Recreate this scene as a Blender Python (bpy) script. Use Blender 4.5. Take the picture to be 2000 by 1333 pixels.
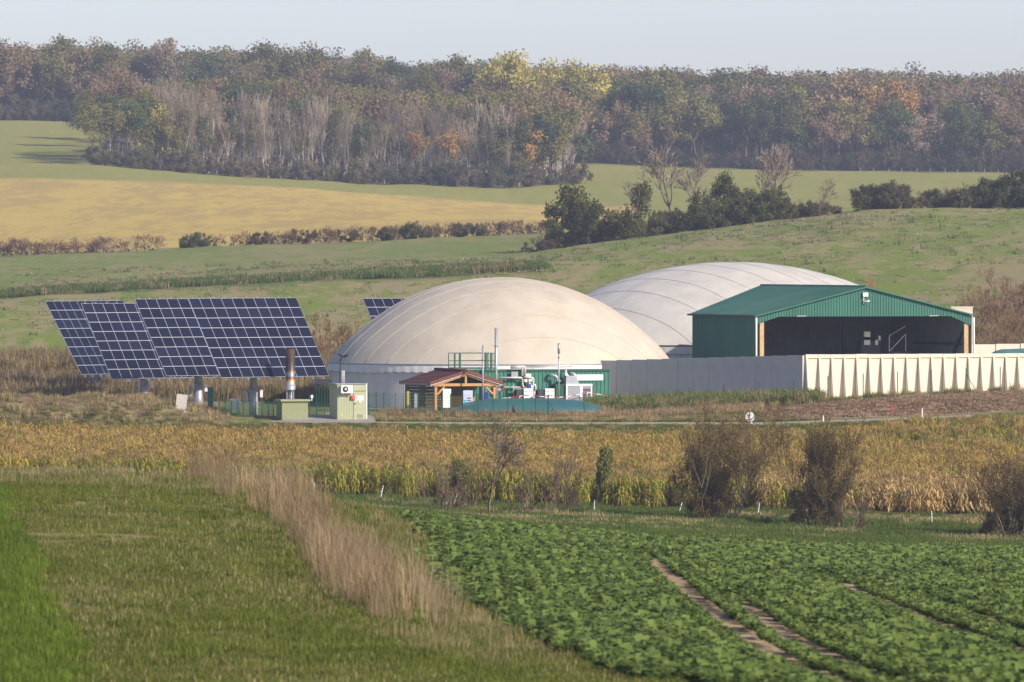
import bpy, math, random
import numpy as np
from mathutils import Vector, Matrix, Quaternion
R = math.radians
rng = np.random.default_rng(7)
random.seed(7)
for o in list(bpy.data.objects): bpy.data.objects.remove(o)
scene = bpy.context.scene
COL = scene.collection

# ------------------------------------------------------------------ camera
F = 2000 * 300 / 36.0      # focal length in photo pixels
HR = 480.0                 # photo row of eye level
ZC = 12.0                  # camera height above the plant yard
cam_d = bpy.data.cameras.new('camera'); cam = bpy.data.objects.new('camera', cam_d); COL.objects.link(cam)
cam_d.lens = 300; cam_d.sensor_width = 36; cam_d.clip_start = 0.5; cam_d.clip_end = 20000
cam.location = (0, 0, ZC)
cam.rotation_euler = (R(90) - math.atan((666.5 - HR) / F), 0, 0)
cam_d.dof.use_dof = True; cam_d.dof.focus_distance = 640; cam_d.dof.aperture_fstop = 6.3
scene.camera = cam

# ------------------------------------------------------------------ sky, sun, exposure
SUN_AZ, SUN_EL = 50.0, 30.0     # azimuth: degrees to the right of straight behind the camera
sd = Vector((math.sin(R(SUN_AZ)) * math.cos(R(SUN_EL)), -math.cos(R(SUN_AZ)) * math.cos(R(SUN_EL)), math.sin(R(SUN_EL))))
w = bpy.data.worlds.new('World'); scene.world = w; w.use_nodes = True
nt = w.node_tree; nt.nodes.clear()
sky = nt.nodes.new('ShaderNodeTexSky'); sky.sky_type = 'NISHITA'; sky.sun_disc = False
sky.sun_elevation = R(SUN_EL); sky.sun_rotation = math.atan2(sd.x, sd.y)
sky.air_density = 0.7; sky.dust_density = 0.8; sky.ozone_density = 1.3; sky.altitude = 100
bg = nt.nodes.new('ShaderNodeBackground'); bg.inputs[1].default_value = 0.135
wo = nt.nodes.new('ShaderNodeOutputWorld')
tn_ = nt.nodes.new('ShaderNodeVectorMath'); tn_.operation = 'MULTIPLY'; tn_.inputs[1].default_value = (1.09, 0.985, 1.05)
nt.links.new(sky.outputs[0], tn_.inputs[0]); nt.links.new(tn_.outputs[0], bg.inputs[0]); nt.links.new(bg.outputs[0], wo.inputs[0])
sl = bpy.data.lights.new('sun', 'SUN'); sl.energy = 4.4; sl.angle = R(0.53); sl.color = (1.0, 0.91, 0.78)
so = bpy.data.objects.new('sun', sl); COL.objects.link(so)
so.rotation_euler = sd.to_track_quat('Z', 'Y').to_euler(); so.location = (60, 500, 120)
vs = scene.view_settings; vs.view_transform = 'Standard'; vs.look = 'None'; vs.gamma = 1.0; vs.exposure = 0.25
vs.use_curve_mapping = False
scene.render.resolution_x = 1024; scene.render.resolution_y = 682

# ------------------------------------------------------------------ helpers
def lin(h):
    h = h.lstrip('#'); v = [int(h[i:i + 2], 16) / 255 for i in (0, 2, 4)]
    return tuple((c / 12.92 if c <= 0.04045 else ((c + 0.055) / 1.055) ** 2.4) for c in v)

def tag(o, label=None, cat=None, group=None, kind=None):
    if label: o['label'] = label
    if cat: o['category'] = cat
    if group: o['group'] = group
    if kind: o['kind'] = kind
    return o

def empty(name, loc=(0, 0, 0), rz=0.0):
    o = bpy.data.objects.new(name, None); COL.objects.link(o)
    o.location = loc; o.rotation_euler = (0, 0, rz); o.empty_display_size = 0.3
    return o

def mat(name, col, rough=0.7, metal=0.0, var=0.15, scale=3.0, bump=0.0, stretch=(1, 1, 1), col2=None, spec=0.4):
    m = bpy.data.materials.new(name); m.use_nodes = True
    t = m.node_tree; b = t.nodes['Principled BSDF']
    b.inputs['Roughness'].default_value = rough; b.inputs['Metallic'].default_value = metal
    b.inputs['Specular IOR Level'].default_value = spec
    tc = t.nodes.new('ShaderNodeTexCoord'); mp = t.nodes.new('ShaderNodeMapping'); mp.inputs['Scale'].default_value = stretch
    nz = t.nodes.new('ShaderNodeTexNoise'); nz.inputs['Scale'].default_value = scale; nz.inputs['Detail'].default_value = 5; nz.inputs['Roughness'].default_value = 0.65
    t.links.new(tc.outputs['Object'], mp.inputs[0]); t.links.new(mp.outputs[0], nz.inputs['Vector'])
    rp = t.nodes.new('ShaderNodeMix'); rp.data_type = 'RGBA'
    c2 = col2 if col2 else tuple(max(0, c * (1 - 2 * var)) for c in col)
    c1 = col if col2 else tuple(min(1, c * (1 + var)) for c in col)
    rp.inputs[6].default_value = (*c1, 1); rp.inputs[7].default_value = (*c2, 1)
    cr = t.nodes.new('ShaderNodeMapRange'); cr.inputs[1].default_value = 0.32; cr.inputs[2].default_value = 0.72
    t.links.new(nz.outputs[0], cr.inputs[0]); t.links.new(cr.outputs[0], rp.inputs[0]); t.links.new(rp.outputs[2], b.inputs['Base Color'])
    if bump:
        bp = t.nodes.new('ShaderNodeBump'); bp.inputs['Strength'].default_value = 1.0; bp.inputs['Distance'].default_value = bump
        t.links.new(nz.outputs[0], bp.inputs['Height']); t.links.new(bp.outputs[0], b.inputs['Normal'])
    return m

class MB:
    """collects polygons and builds ONE mesh object"""
    def __init__(s): s.v = []; s.f = []; s.m = []
    def poly(s, pts, mi=0):
        n = len(s.v); s.v += [tuple(p) for p in pts]; s.f.append(tuple(range(n, n + len(pts)))); s.m.append(mi); return s
    def raw(s, vs_, fs_, mi=0):
        n = len(s.v); s.v += [tuple(p) for p in vs_]
        for f in fs_: s.f.append(tuple(i + n for i in f)); s.m.append(mi)
        return s
    def box(s, c, size, mi=0, M=None, top=(1, 1)):
        x, y, z = size[0] / 2, size[1] / 2, size[2] / 2
        vs_ = [(-x, -y, -z), (x, -y, -z), (x, y, -z), (-x, y, -z), (-x * top[0], -y * top[1], z), (x * top[0], -y * top[1], z), (x * top[0], y * top[1], z), (-x * top[0], y * top[1], z)]
        if M is not None: vs_ = [M @ Vector(p) for p in vs_]
        vs_ = [(p[0] + c[0], p[1] + c[1], p[2] + c[2]) for p in vs_]
        return s.raw(vs_, [(0, 3, 2, 1), (4, 5, 6, 7), (0, 1, 5, 4), (1, 2, 6, 5), (2, 3, 7, 6), (3, 0, 4, 7)], mi)
    def beam(s, a, b, wd, ht=None, mi=0):
        a = Vector(a); b = Vector(b); d = b - a; L = d.length
        q = d.to_track_quat('Z', 'Y').to_matrix()
        return s.box(tuple((a + b) / 2), (wd, ht or wd, L), mi, q)
    def tube(s, pts, r, n=10, mi=0, caps=True):
        pts = [Vector(p) for p in pts]; rs = r if isinstance(r, (list, tuple)) else [r] * len(pts)
        ring = []; prev = None
        for i, p in enumerate(pts):
            d = (pts[min(i + 1, len(pts) - 1)] - pts[max(i - 1, 0)]).normalized()
            if prev is None:
                u = d.orthogonal().normalized()
            else:
                u = (prev - d * prev.dot(d)).normalized()
            prev = u; v = d.cross(u)
            ring.append([p + (u * math.cos(2 * math.pi * k / n) + v * math.sin(2 * math.pi * k / n)) * rs[i] for k in range(n)])
        vs_ = [q for rg in ring for q in rg]; fs_ = []
        for i in range(len(pts) - 1):
            for k in range(n):
                a = i * n + k; b = i * n + (k + 1) % n
                fs_.append((a, b, b + n, a + n))
        if caps: fs_.append(tuple(range(n - 1, -1, -1))); fs_.append(tuple((len(pts) - 1) * n + k for k in range(n)))
        return s.raw(vs_, fs_, mi)
    def lathe(s, prof, n=32, mi=0, c=(0, 0, 0), a0=0, a1=2 * math.pi):
        full = abs(a1 - a0 - 2 * math.pi) < 1e-6; cols = n if full else n + 1
        vs_ = [(c[0] + r * math.cos(a0 + (a1 - a0) * k / n), c[1] + r * math.sin(a0 + (a1 - a0) * k / n), c[2] + z) for r, z in prof for k in range(cols)]
        fs_ = []
        for i in range(len(prof) - 1):
            for k in range(n):
                k2 = (k + 1) % cols
                fs_.append((i * cols + k, i * cols + k2, (i + 1) * cols + k2, (i + 1) * cols + k))
        return s.raw(vs_, fs_, mi)
    def build(s, name, mats, parent=None, smooth=False, loc=None, rot=None):
        me = bpy.data.meshes.new(name); me.from_pydata(s.v, [], s.f)
        for m in (mats if isinstance(mats, (list, tuple)) else [mats]): me.materials.append(m)
        me.polygons.foreach_set('material_index', s.m)
        if smooth: me.polygons.foreach_set('use_smooth', [True] * len(s.f))
        me.update()
        o = bpy.data.objects.new(name, me); COL.objects.link(o)
        if parent: o.parent = parent
        if loc is not None: o.location = loc
        if rot is not None: o.rotation_euler = rot
        return o

def link_copy(o, parent=None, loc=None):
    c = o.copy(); COL.objects.link(c)
    if parent is not None: c.parent = parent
    if loc is not None: c.location = loc
    return c
def copy_tree(o, parent=None):
    c = o.copy(); COL.objects.link(c); c.parent = parent
    for ch in list(o.children): copy_tree(ch, c)
    return c

# ------------------------------------------------------------------ terrain height
KD = []   # (distance, [(photo column, photo row)...]) -> heights along the valley profile
def K(d, *pts): KD.append((d, pts))
K(133, (-300, 1333), (2300, 1333))
K(185, (-300, 1080), (0, 1085), (450, 1100), (700, 1130), (850, 1160), (1200, 1195), (1600, 1215), (2300, 1225))
K(235, (-300, 938), (0, 941), (200, 945), (450, 955), (600, 985), (780, 1038), (1000, 1080), (1500, 1130), (2000, 1148), (2300, 1152))
K(300, (-300, 960), (0, 962), (450, 978), (600, 995), (780, 1020), (1000, 1045), (1300, 1070), (1500, 1081), (2000, 1093), (2300, 1097))
K(400, (-300, 972), (0, 974), (450, 985), (780, 1008), (1000, 1030), (1500, 1062), (2000, 1076), (2300, 1080))
K(505, (-300, 970), (0, 972), (450, 978), (700, 985), (960, 1003), (1400, 1016), (1600, 1027), (1960, 1043), (2300, 1050))
K(527, (-300, 952), (0, 955), (450, 962), (700, 970), (1000, 985), (1300, 995), (1700, 1002), (2000, 1010), (2300, 1012))
K(598, (-300, 884), (0, 884), (500, 890), (1000, 897), (1500, 894), (1900, 874), (2300, 868))
K(607, (-300, 826), (0, 828), (500, 833), (1000, 838), (1500, 838), (1830, 826), (2000, 820), (2300, 812))
K(611, (-300, 823), (0, 825), (500, 829), (1000, 832), (1500, 832), (1830, 822), (2000, 815), (2300, 807))
K(616, (-300, 820), (0, 822), (500, 824), (1000, 826), (1500, 826), (1830, 816), (2000, 808), (2300, 800))
K(622, (-300, 814), (0, 816), (500, 812), (700, 813), (1200, 817), (1480, 801), (1550, 796), (1700, 786), (2000, 776), (2300, 768))
K(632, (-300, 806), (0, 806), (700, 806), (1000, 805), (1178, 796), (1570, 777), (1800, 768), (2000, 762), (2300, 754))
K(650, (-300, 795), (700, 795), (1178, 785), (1570, 767), (2000, 752), (2300, 746))
K(700, (-300, 745), (600, 748), (1000, 756), (1570, 737), (2000, 716), (2300, 705))
K(760, (-300, 688), (500, 690), (1000, 688), (1600, 662), (2000, 635), (2300, 620))
K(850, (-300, 612), (0, 612), (500, 612), (1000, 598), (1500, 575), (2000, 540), (2300, 525))
K(930, (-300, 590), (0, 576), (350, 555), (640, 540), (1040, 520), (1500, 498), (2000, 470), (2300, 460))
K(1100, (-300, 532), (0, 528), (400, 520), (640, 510), (1040, 492), (1200, 470), (1300, 458), (1500, 435), (1640, 418), (1700, 413), (1800, 409), (2000, 408), (2300, 406))
K(1250, (-300, 500), (0, 497), (360, 485), (700, 471), (1090, 455), (1300, 446), (1500, 430), (1700, 411), (2000, 406), (2300, 404))
K(1750, (-300, 345), (0, 346), (200, 349), (500, 362), (800, 381), (1125, 405), (1300, 396), (1700, 386), (2000, 376), (2300, 372))
K(1900, (-300, 320), (0, 321), (190, 323), (400, 341), (700, 360), (1000, 367), (1130, 362), (1300, 362), (2000, 357), (2300, 354))
K(2200, (-300, 252), (0, 252), (190, 257), (500, 282), (1000, 308), (1130, 318), (1300, 326), (1500, 331), (2000, 338), (2300, 340))
K(2350, (-300, 232), (0, 234), (190, 240), (600, 255), (1000, 282), (1300, 300), (2000, 312), (2300, 314))
K(2800, (-300, 250), (0, 252), (450, 264), (900, 274), (1150, 284), (2000, 288), (2300, 290))
K(3400, (-300, 235), (0, 238), (900, 262), (2000, 272), (2300, 272))
kd = np.array([0.0, 60.0] + [k[0] for k in KD])
def knots(xp):
    z = [np.full_like(xp, -1.7), np.full_like(xp, -3.7)]
    for d, pts in KD:
        a = np.array(pts, float); z.append((HR - np.interp(xp, a[:, 0], a[:, 1])) * d / F)
    return np.array(z) + ZC
XT = np.arange(-1000, 3001, 10.0); ZT = knots(XT)
hh = np.diff(kd)[:, None]; dl = np.diff(ZT, axis=0) / hh      # monotone cubic slopes
MT = np.zeros_like(ZT); MT[0] = dl[0]; MT[-1] = dl[-1]
w1 = 2 * hh[1:] + hh[:-1]; w2 = hh[1:] + 2 * hh[:-1]
same = dl[:-1] * dl[1:] > 0
with np.errstate(divide='ignore', invalid='ignore'):
    hm = (w1 + w2) / (w1 / dl[:-1] + w2 / dl[1:])
MT[1:-1] = np.where(same, hm, 0)
def heap(X, Y):
    """bank of dug earth below the trackers, with steep spurs"""
    xp = 1000 + X * F / np.maximum(Y, 1)
    side = np.clip((470 - xp) / 190, 0, 1); side = side * side * (3 - 2 * side)
    t = np.clip((Y - 607.8) / 7.0, 0, 1); rise = t * t * (3 - 2 * t)
    back = np.clip((644 - Y) / 20, 0, 1)
    u = (X - 0.30 * (Y - 609) + 34.9) / 4.05
    fr = u - np.floor(u)
    saw = np.where(fr < 0.24, fr / 0.24, 1 - (fr - 0.24) / 0.76)
    spur = np.clip((Y - 608) / 2.5, 0, 1) * np.clip((626 - Y) / 7, 0, 1)
    return side * back * (0.75 * rise + 1.05 * saw * spur)
def height(X, Y):
    X = np.asarray(X, float); Y = np.asarray(Y, float)
    xp = np.clip(1000 + X * F / np.maximum(Y, 1.0), -999, 2999)
    k = np.clip(np.searchsorted(kd, Y) - 1, 0, len(kd) - 2)
    fx = (xp + 1000) / 10; i = fx.astype(int); fx = fx - i
    def g(T, kk): return T[kk, i] * (1 - fx) + T[kk, i + 1] * fx
    h = kd[k + 1] - kd[k]; t = np.clip((Y - kd[k]) / h, 0, 1)
    z = (g(ZT, k) * (2 * t**3 - 3 * t**2 + 1) + g(MT, k) * h * (t**3 - 2 * t**2 + t) + g(ZT, k + 1) * (-2 * t**3 + 3 * t**2) + g(MT, k + 1) * h * (t**3 - t**2))
    return z + heap(X, Y)
def hz(X, Y): return float(height(np.array([X]), np.array([Y]))[0])
def G(xp, d, dz=0.0):
    X = d * (xp - 1000) / F
    return Vector((X, d, hz(X, d) + dz))
def PX(xp, row, d): return Vector((d * (xp - 1000) / F, d, ZC + d * (HR - row) / F))

# cheap smooth noise
_ph = rng.uniform(0, 6.28, (8, 3)); _dr = rng.normal(size=(8, 2))
def wob(X, Y, L):
    s = 0
    for k in range(8):
        s = s + np.sin((X * _dr[k, 0] + Y * _dr[k, 1]) * 2.2 / L + _ph[k, 0] + 1.3 * np.sin((X * _dr[k, 1] - Y * _dr[k, 0]) * 1.1 / L + _ph[k, 1]))
    return s / 8 * 1.6

# field edges, metres across at a given distance
def rape_edge(Y): return np.interp(Y, [100, 133, 160, 187, 235, 300], [4.2, 1.75, -0.35, -1.75, -2.9, -4.0])
def weed_edge(Y): return np.interp(Y, [120, 150, 170, 200, 228, 245], [1.0, -1.9, -3.5, -4.9, -8.0, -9.3])
def wheat_edge(Y): return np.interp(Y, [100, 133, 150, 180, 210, 240], [-5.2, -7.0, -8.2, -10.3, -12.6, -15])

# ------------------------------------------------------------------ ground sheet
def st(a, b, s): return list(np.arange(a, b, s))
DS = np.array([1, 8, 20, 35, 50, 70, 90] + st(105, 310, 2.5) + st(310, 520, 6) + st(520, 600, 4) + st(600, 650, 0.8) + st(650, 780, 3) + st(780, 1300, 9) + st(1300, 2400, 25) + st(2400, 3401, 60))
CS = np.array(st(-2600, -350, 150) + st(-350, 2350, 8) + st(2350, 4700, 150))
Dg, Cg = np.meshgrid(DS, CS, indexing='ij')
Xg = Dg * (Cg - 1000) / F; Yg = Dg
Zg = height(Xg, Yg)
near = np.clip((Yg - 20) / 60, 0, 1)
rough = 0.05 * wob(Xg, Yg, 2.3) + 0.10 * wob(Xg + 7, Yg, 9)
rough = np.where((Yg > 690), 0.25 * wob(Xg, Yg, 14) + 0.12 * wob(Xg, Yg, 5), rough)
rough = np.where((Yg > 606) & (Yg < 618) , 0, rough) * near
Zg = Zg + rough
Ag = np.zeros(Xg.shape + (3,)); Bg = np.zeros_like(Ag)
def zone(mask, a, b): Ag[mask] = a; Bg[mask] = b
g_grass, g_dry = (0.075, 0.095, 0.028), (0.21, 0.17, 0.075)
zone(np.ones_like(Xg, bool), g_grass, g_dry)
jit = 0.35 * wob(Xg, Yg, 1.7)
fg = Yg < 312
zone(fg & (Xg < wheat_edge(Yg) + jit * .5), (0.10, 0.17, 0.025), (0.12, 0.18, 0.03))
zone(fg & (np.abs(Xg - wheat_edge(Yg) - 0.25) < 0.3), (0.26, 0.18, 0.10), (0.15, 0.14, 0.05))
zone(fg & (Xg > weed_edge(Yg) + jit) & (Yg < 250), (0.12, 0.11, 0.05), (0.10, 0.13, 0.04))
zone(fg & (Xg > rape_edge(Yg) + jit), (0.34, 0.25, 0.145), (0.28, 0.20, 0.115))
zone((Yg >= 312) & (Yg < 522), (0.075, 0.105, 0.028), (0.13, 0.15, 0.04))
zone((Yg >= 522) & (Yg < 601), (0.16, 0.115, 0.06), (0.20, 0.16, 0.07))
zone((Yg >= 601) & (Yg < 623), (0.085, 0.13, 0.035), (0.17, 0.16, 0.06))
zone((Yg >= 623) & (Yg < 690), (0.20, 0.165, 0.10), (0.11, 0.13, 0.045))
hp = heap(Xg, Yg) > 0.06
zone(hp, (0.20, 0.15, 0.088), (0.14, 0.125, 0.06))
plough = (Yg > 617.5) & (Yg < 632) & (Cg > 1485 - 12 * jit) & ((Yg < 622 + (Cg - 1480) * 0.013 + jit) | (Cg > 2010))
zone(plough, (0.27, 0.185, 0.115), (0.20, 0.135, 0.085))
bk = (Yg >= 690)
zone(bk, (0.150, 0.185, 0.034), (0.245, 0.205, 0.095))
zone((Yg >= 930) & (Yg < 1245) & (Cg < 1060), (0.145, 0.175, 0.042), (0.21, 0.19, 0.075))
zone((Yg >= 915) & (Yg < 940) & (Cg < 1060), (0.07, 0.10, 0.035), (0.14, 0.12, 0.05))
tan = (Yg >= 1255) & (Yg < 1740) & (Cg < 1250)
zone(tan, (0.43, 0.315, 0.085), (0.345, 0.25, 0.085))
zone((Yg >= 1740) & (Yg < 2400), (0.215, 0.22, 0.048), (0.25, 0.225, 0.065))
zone((Yg >= 1110) & (Yg < 2400) & (Cg >= 1250), (0.215, 0.22, 0.048), (0.25, 0.23, 0.065))
forest = ((Yg > 2195) & (Cg > 1120)) | ((Yg > 2345) & (Cg <= 1120)) | ((Yg > 1905) & (Cg > 195) & (Cg < 1125))
zone(forest, (0.07, 0.06, 0.035), (0.09, 0.075, 0.04))
Ag *= 1.35; Bg *= 1.35
nd, nc = Dg.shape
V = np.stack([Xg, Yg, Zg], -1).reshape(-1, 3)
ii = (np.arange(nd - 1)[:, None] * nc + np.arange(nc - 1)[None, :]).reshape(-1)
Fq = np.stack([ii, ii + 1, ii + nc + 1, ii + nc], -1)
def np_mesh(name, V, Fq, cols=None, cols2=None, smooth=False):
    me = bpy.data.meshes.new(name)
    me.vertices.add(len(V)); me.vertices.foreach_set('co', np.asarray(V, np.float32).ravel())
    n = len(Fq)
    if n:
        me.loops.add(n * 4); me.loops.foreach_set('vertex_index', np.asarray(Fq, np.int32).ravel())
        me.polygons.add(n); me.polygons.foreach_set('loop_start', np.arange(0, n * 4, 4, dtype=np.int32))
    for nm, c in (('Col', cols), ('Col2', cols2)):
        if c is not None:
            a = me.attributes.new(nm, 'FLOAT_COLOR', 'POINT')
            a.data.foreach_set('color', np.concatenate([np.asarray(c, np.float32).reshape(-1, 3), np.ones((len(V), 1), np.float32)], 1).ravel())
    if smooth and n: me.polygons.foreach_set('use_smooth', np.ones(n, bool))
    me.update(calc_edges=True)
    return me
def attr_node(t, nm):
    a = t.nodes.new('ShaderNodeAttribute'); a.attribute_name = nm; return a
m_ground = bpy.data.materials.new('ground_soil_and_grass'); m_ground.use_nodes = True
t = m_ground.node_tree; b = t.nodes['Principled BSDF']; b.inputs['Roughness'].default_value = 0.95; b.inputs['Specular IOR Level'].default_value = 0.1
tc = t.nodes.new('ShaderNodeTexCoord')
def nz_node(scale, stretch, detail=4, rough=0.6):
    mp = t.nodes.new('ShaderNodeMapping'); mp.inputs['Scale'].default_value = stretch
    n = t.nodes.new('ShaderNodeTexNoise'); n.inputs['Scale'].default_value = scale; n.inputs['Detail'].default_value = detail; n.inputs['Roughness'].default_value = rough
    t.links.new(tc.outputs['Object'], mp.inputs[0]); t.links.new(mp.outputs[0], n.inputs['Vector']); return n
n1 = nz_node(0.35, (1, .12, 1)); n2 = nz_node(0.05, (1.6, .25, 1)); n3 = nz_node(4.0, (1, .5, 1), 6, .7); n4 = nz_node(0.8, (1, .30, 1), 5, .7)
ad0 = t.nodes.new('ShaderNodeMath'); ad0.operation = 'MULTIPLY_ADD'; ad0.inputs[1].default_value = .8; t.links.new(n4.outputs[0], ad0.inputs[0]); t.links.new(n1.outputs[0], ad0.inputs[2])
ad = t.nodes.new('ShaderNodeMath'); ad.operation = 'ADD'; t.links.new(ad0.outputs[0], ad.inputs[0]); t.links.new(n2.outputs[0], ad.inputs[1])
mr = t.nodes.new('ShaderNodeMapRange'); mr.inputs[1].default_value = 1.32; mr.inputs[2].default_value = 1.50; t.links.new(ad.outputs[0], mr.inputs[0])
mx = t.nodes.new('ShaderNodeMix'); mx.data_type = 'RGBA'
t.links.new(mr.outputs[0], mx.inputs[0]); t.links.new(attr_node(t, 'Col').outputs['Color'], mx.inputs[6]); t.links.new(attr_node(t, 'Col2').outputs['Color'], mx.inputs[7])
mr2 = t.nodes.new('ShaderNodeMapRange'); mr2.inputs[1].default_value = 0.3; mr2.inputs[2].default_value = 0.7; mr2.inputs[3].default_value = 0.72; mr2.inputs[4].default_value = 1.22
t.links.new(n3.outputs[0], mr2.inputs[0])
vm = t.nodes.new('ShaderNodeVectorMath'); vm.operation = 'SCALE'
t.links.new(mx.outputs[2], vm.inputs[0]); t.links.new(mr2.outputs[0], vm.inputs['Scale']); t.links.new(vm.outputs[0], b.inputs['Base Color'])
bp = t.nodes.new('ShaderNodeBump'); bp.inputs['Distance'].default_value = 0.06; bp.inputs['Strength'].default_value = 0.8
t.links.new(n3.outputs[0], bp.inputs['Height']); t.links.new(bp.outputs[0], b.inputs['Normal'])
me = np_mesh('ground', V, Fq, Ag, Bg, True); me.materials.append(m_ground)
o = bpy.data.objects.new('ground', me); COL.objects.link(o); tag(o, kind='structure')

def sheet(name, rows, m, dz=0.04):
    """strip laid on the ground: rows of (column px, distance) polylines"""
    mb = MB(); n = len(rows[0])
    vs_ = [G(x, d, dz) for r_ in rows for x, d in r_]
    fs_ = [(i * n + k, i * n + k + 1, (i + 1) * n + k + 1, (i + 1) * n + k) for i in range(len(rows) - 1) for k in range(n - 1)]
    mb.raw(vs_, fs_); o = mb.build(name, m, smooth=True); tag(o, kind='structure'); return o
m_road = mat('pale_road', (0.42, 0.34, 0.26), 0.9, var=.12, scale=.8)
m_conc = mat('concrete_apron', (0.36, 0.32, 0.28), 0.9, var=.12, scale=.7)
xs = np.arange(640, 1905, 8.0)
sheet('road', [[(x, np.interp(x, [640, 1500, 1905], [dd, dd, dd + 1.0])) for x in xs] for dd in (611.2, 612.4, 613.6, 614.8, 615.6)], m_road, 0.05)
xs = np.arange(505, 735, 6.0)
sheet('concrete_apron', [[(x, 611.6 + (d0 - 611.6) * np.clip((x - 495) / 110, 0, 1) + 0.0) for x in xs] for d0 in (611.8, 613.5, 615.5, 617.5, 619.5, 621.5)], m_conc, 0.09)

# ------------------------------------------------------------------ vegetation geometry (arrays of quads)
class Geo:
    def __init__(s): s.V = []; s.C = []
    def add(s, Q, C):      # Q (n,4,3), C (n,3) or (n,4,3)
        Q = np.asarray(Q, float); C = np.asarray(C, float)
        if C.ndim == 1: C = np.repeat(C[None], len(Q), 0)
        if C.ndim == 2: C = np.repeat(C[:, None, :], 4, 1)
        s.V.append(Q.reshape(-1, 3)); s.C.append(C.reshape(-1, 3)); return s
    def arrays(s):
        V = np.concatenate(s.V); C = np.concatenate(s.C); return V, np.arange(len(V)).reshape(-1, 4), C
    def mesh(s, name, m):
        V, Fq, C = s.arrays(); me = np_mesh(name, V, Fq, C); me.materials.append(m); return me
def rnd(n, a=0., b=1.): return rng.uniform(a, b, n)
def unit(v): return v / np.maximum(np.linalg.norm(v, axis=-1, keepdims=True), 1e-9)
def segs_to_quads(S):
    """branch segments (p0,p1,r0,r1) -> three-sided tapered limbs"""
    S = np.array(S); p0, p1, r0, r1 = S[:, 0:3], S[:, 3:6], S[:, 6], S[:, 7]
    d = unit(p1 - p0); a = unit(np.cross(d, np.where(np.abs(d[:, 2:3]) > .9, [[1., 0, 0]], [[0, 0, 1.]]))); b2 = np.cross(d, a)
    Q = []
    for k in range(3):
        A = 2 * math.pi * k / 3; B = 2 * math.pi * (k + 1) / 3
        ua = a * math.cos(A) + b2 * math.sin(A); ub = a * math.cos(B) + b2 * math.sin(B)
        Q.append(np.stack([p0 + ua * r0[:, None], p0 + ub * r0[:, None], p1 + ub * r1[:, None], p1 + ua * r1[:, None]], 1))
    return np.concatenate(Q)
def leaf_quads(c, size, asp=0.6, out=None):
    n = len(c)
    if out is None: a = unit(rng.normal(size=(n, 3))); b2 = unit(np.cross(a, rng.normal(size=(n, 3))))
    else:
        nn = unit(unit(out) + .55 * rng.normal(size=(n, 3))); a = unit(np.cross(nn, rng.normal(size=(n, 3)))); b2 = np.cross(nn, a)
    s = (size * rng.uniform(.6, 1.3, n))[:, None]
    return np.stack([c - a * s, c + b2 * s * asp, c + a * s, c - b2 * s * asp], 1)
def grow(p, d, L, r, lev, maxlev, S, tips, kids=3, spread=0.6, shrink=0.72, up=0.1, nseg=3, side=True, lv=0):
    p = np.array(p, float); d = unit(np.array(d, float))
    pts = [p]
    for i in range(nseg):
        d = unit(d + rng.normal(size=3) * 0.13 + np.array([0, 0, up * .5])); q = pts[-1] + d * L / nseg
        ra = r * (1 - .45 * i / nseg); rb = r * (1 - .45 * (i + 1) / nseg)
        S.append((*pts[-1], *q, ra, rb, lv)); pts.append(q)
    if lev >= maxlev: tips.append(pts[-1]); tips.append(pts[-2]); return
    n = kids + (rng.random() < .4)
    for k in range(n):
        at = pts[-1] if (k < 2 or not side) else pts[rng.integers(1, len(pts))]
        nd = unit(d + unit(rng.normal(size=3)) * spread * rng.uniform(.7, 1.3) + np.array([0, 0, up]))
        grow(at, nd, L * shrink * rng.uniform(.8, 1.15), r * .55, lev + 1, maxlev, S, tips, kids, spread, shrink, up, nseg if lev < 1 else 2, side, lv + 1)
def vary(n, c, v=.3): return np.clip(np.array(c)[None] * (1 + rng.uniform(-v, v, (n, 1))) * (1 + rng.uniform(-.08, .08, (n, 3))), 0, 1)

def veg_mat(name, transl=0.3, obj_tint=True, rvar=0.25, gain=1.0):
    m = bpy.data.materials.new(name); m.use_nodes = True; t = m.node_tree; t.nodes.clear()
    out = t.nodes.new('ShaderNodeOutputMaterial'); at = attr_node(t, 'Col'); oi = t.nodes.new('ShaderNodeObjectInfo')
    mr = t.nodes.new('ShaderNodeMapRange'); mr.inputs[3].default_value = 1 - rvar; mr.inputs[4].default_value = 1 + rvar
    t.links.new(oi.outputs['Random'], mr.inputs[0])
    mr.inputs[3].default_value *= gain; mr.inputs[4].default_value *= gain
    sc = t.nodes.new('ShaderNodeVectorMath'); sc.operation = 'SCALE'; t.links.new(at.outputs['Color'], sc.inputs[0]); t.links.new(mr.outputs[0], sc.inputs['Scale'])
    last = sc.outputs[0]
    if obj_tint:
        mu = t.nodes.new('ShaderNodeVectorMath'); mu.operation = 'MULTIPLY'
        t.links.new(last, mu.inputs[0]); t.links.new(oi.outputs['Color'], mu.inputs[1]); last = mu.outputs[0]
    df = t.nodes.new('ShaderNodeBsdfDiffuse'); t.links.new(last, df.inputs[0])
    if transl > 0:
        tr = t.nodes.new('ShaderNodeBsdfTranslucent'); t.links.new(last, tr.inputs[0])
        mx = t.nodes.new('ShaderNodeMixShader'); mx.inputs[0].default_value = transl
        t.links.new(df.outputs[0], mx.inputs[1]); t.links.new(tr.outputs[0], mx.inputs[2]); t.links.new(mx.outputs[0], out.inputs[0])
    else: t.links.new(df.outputs[0], out.inputs[0])
    return m
m_leaf = veg_mat('foliage', gain=1.45); m_bark = veg_mat('bark', 0.0, False, .15); m_twig = veg_mat('twigs', 0.0, True, .15)
m_herb = veg_mat('grass_and_herbs', 0.35, False, .2, 1.4)

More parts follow.
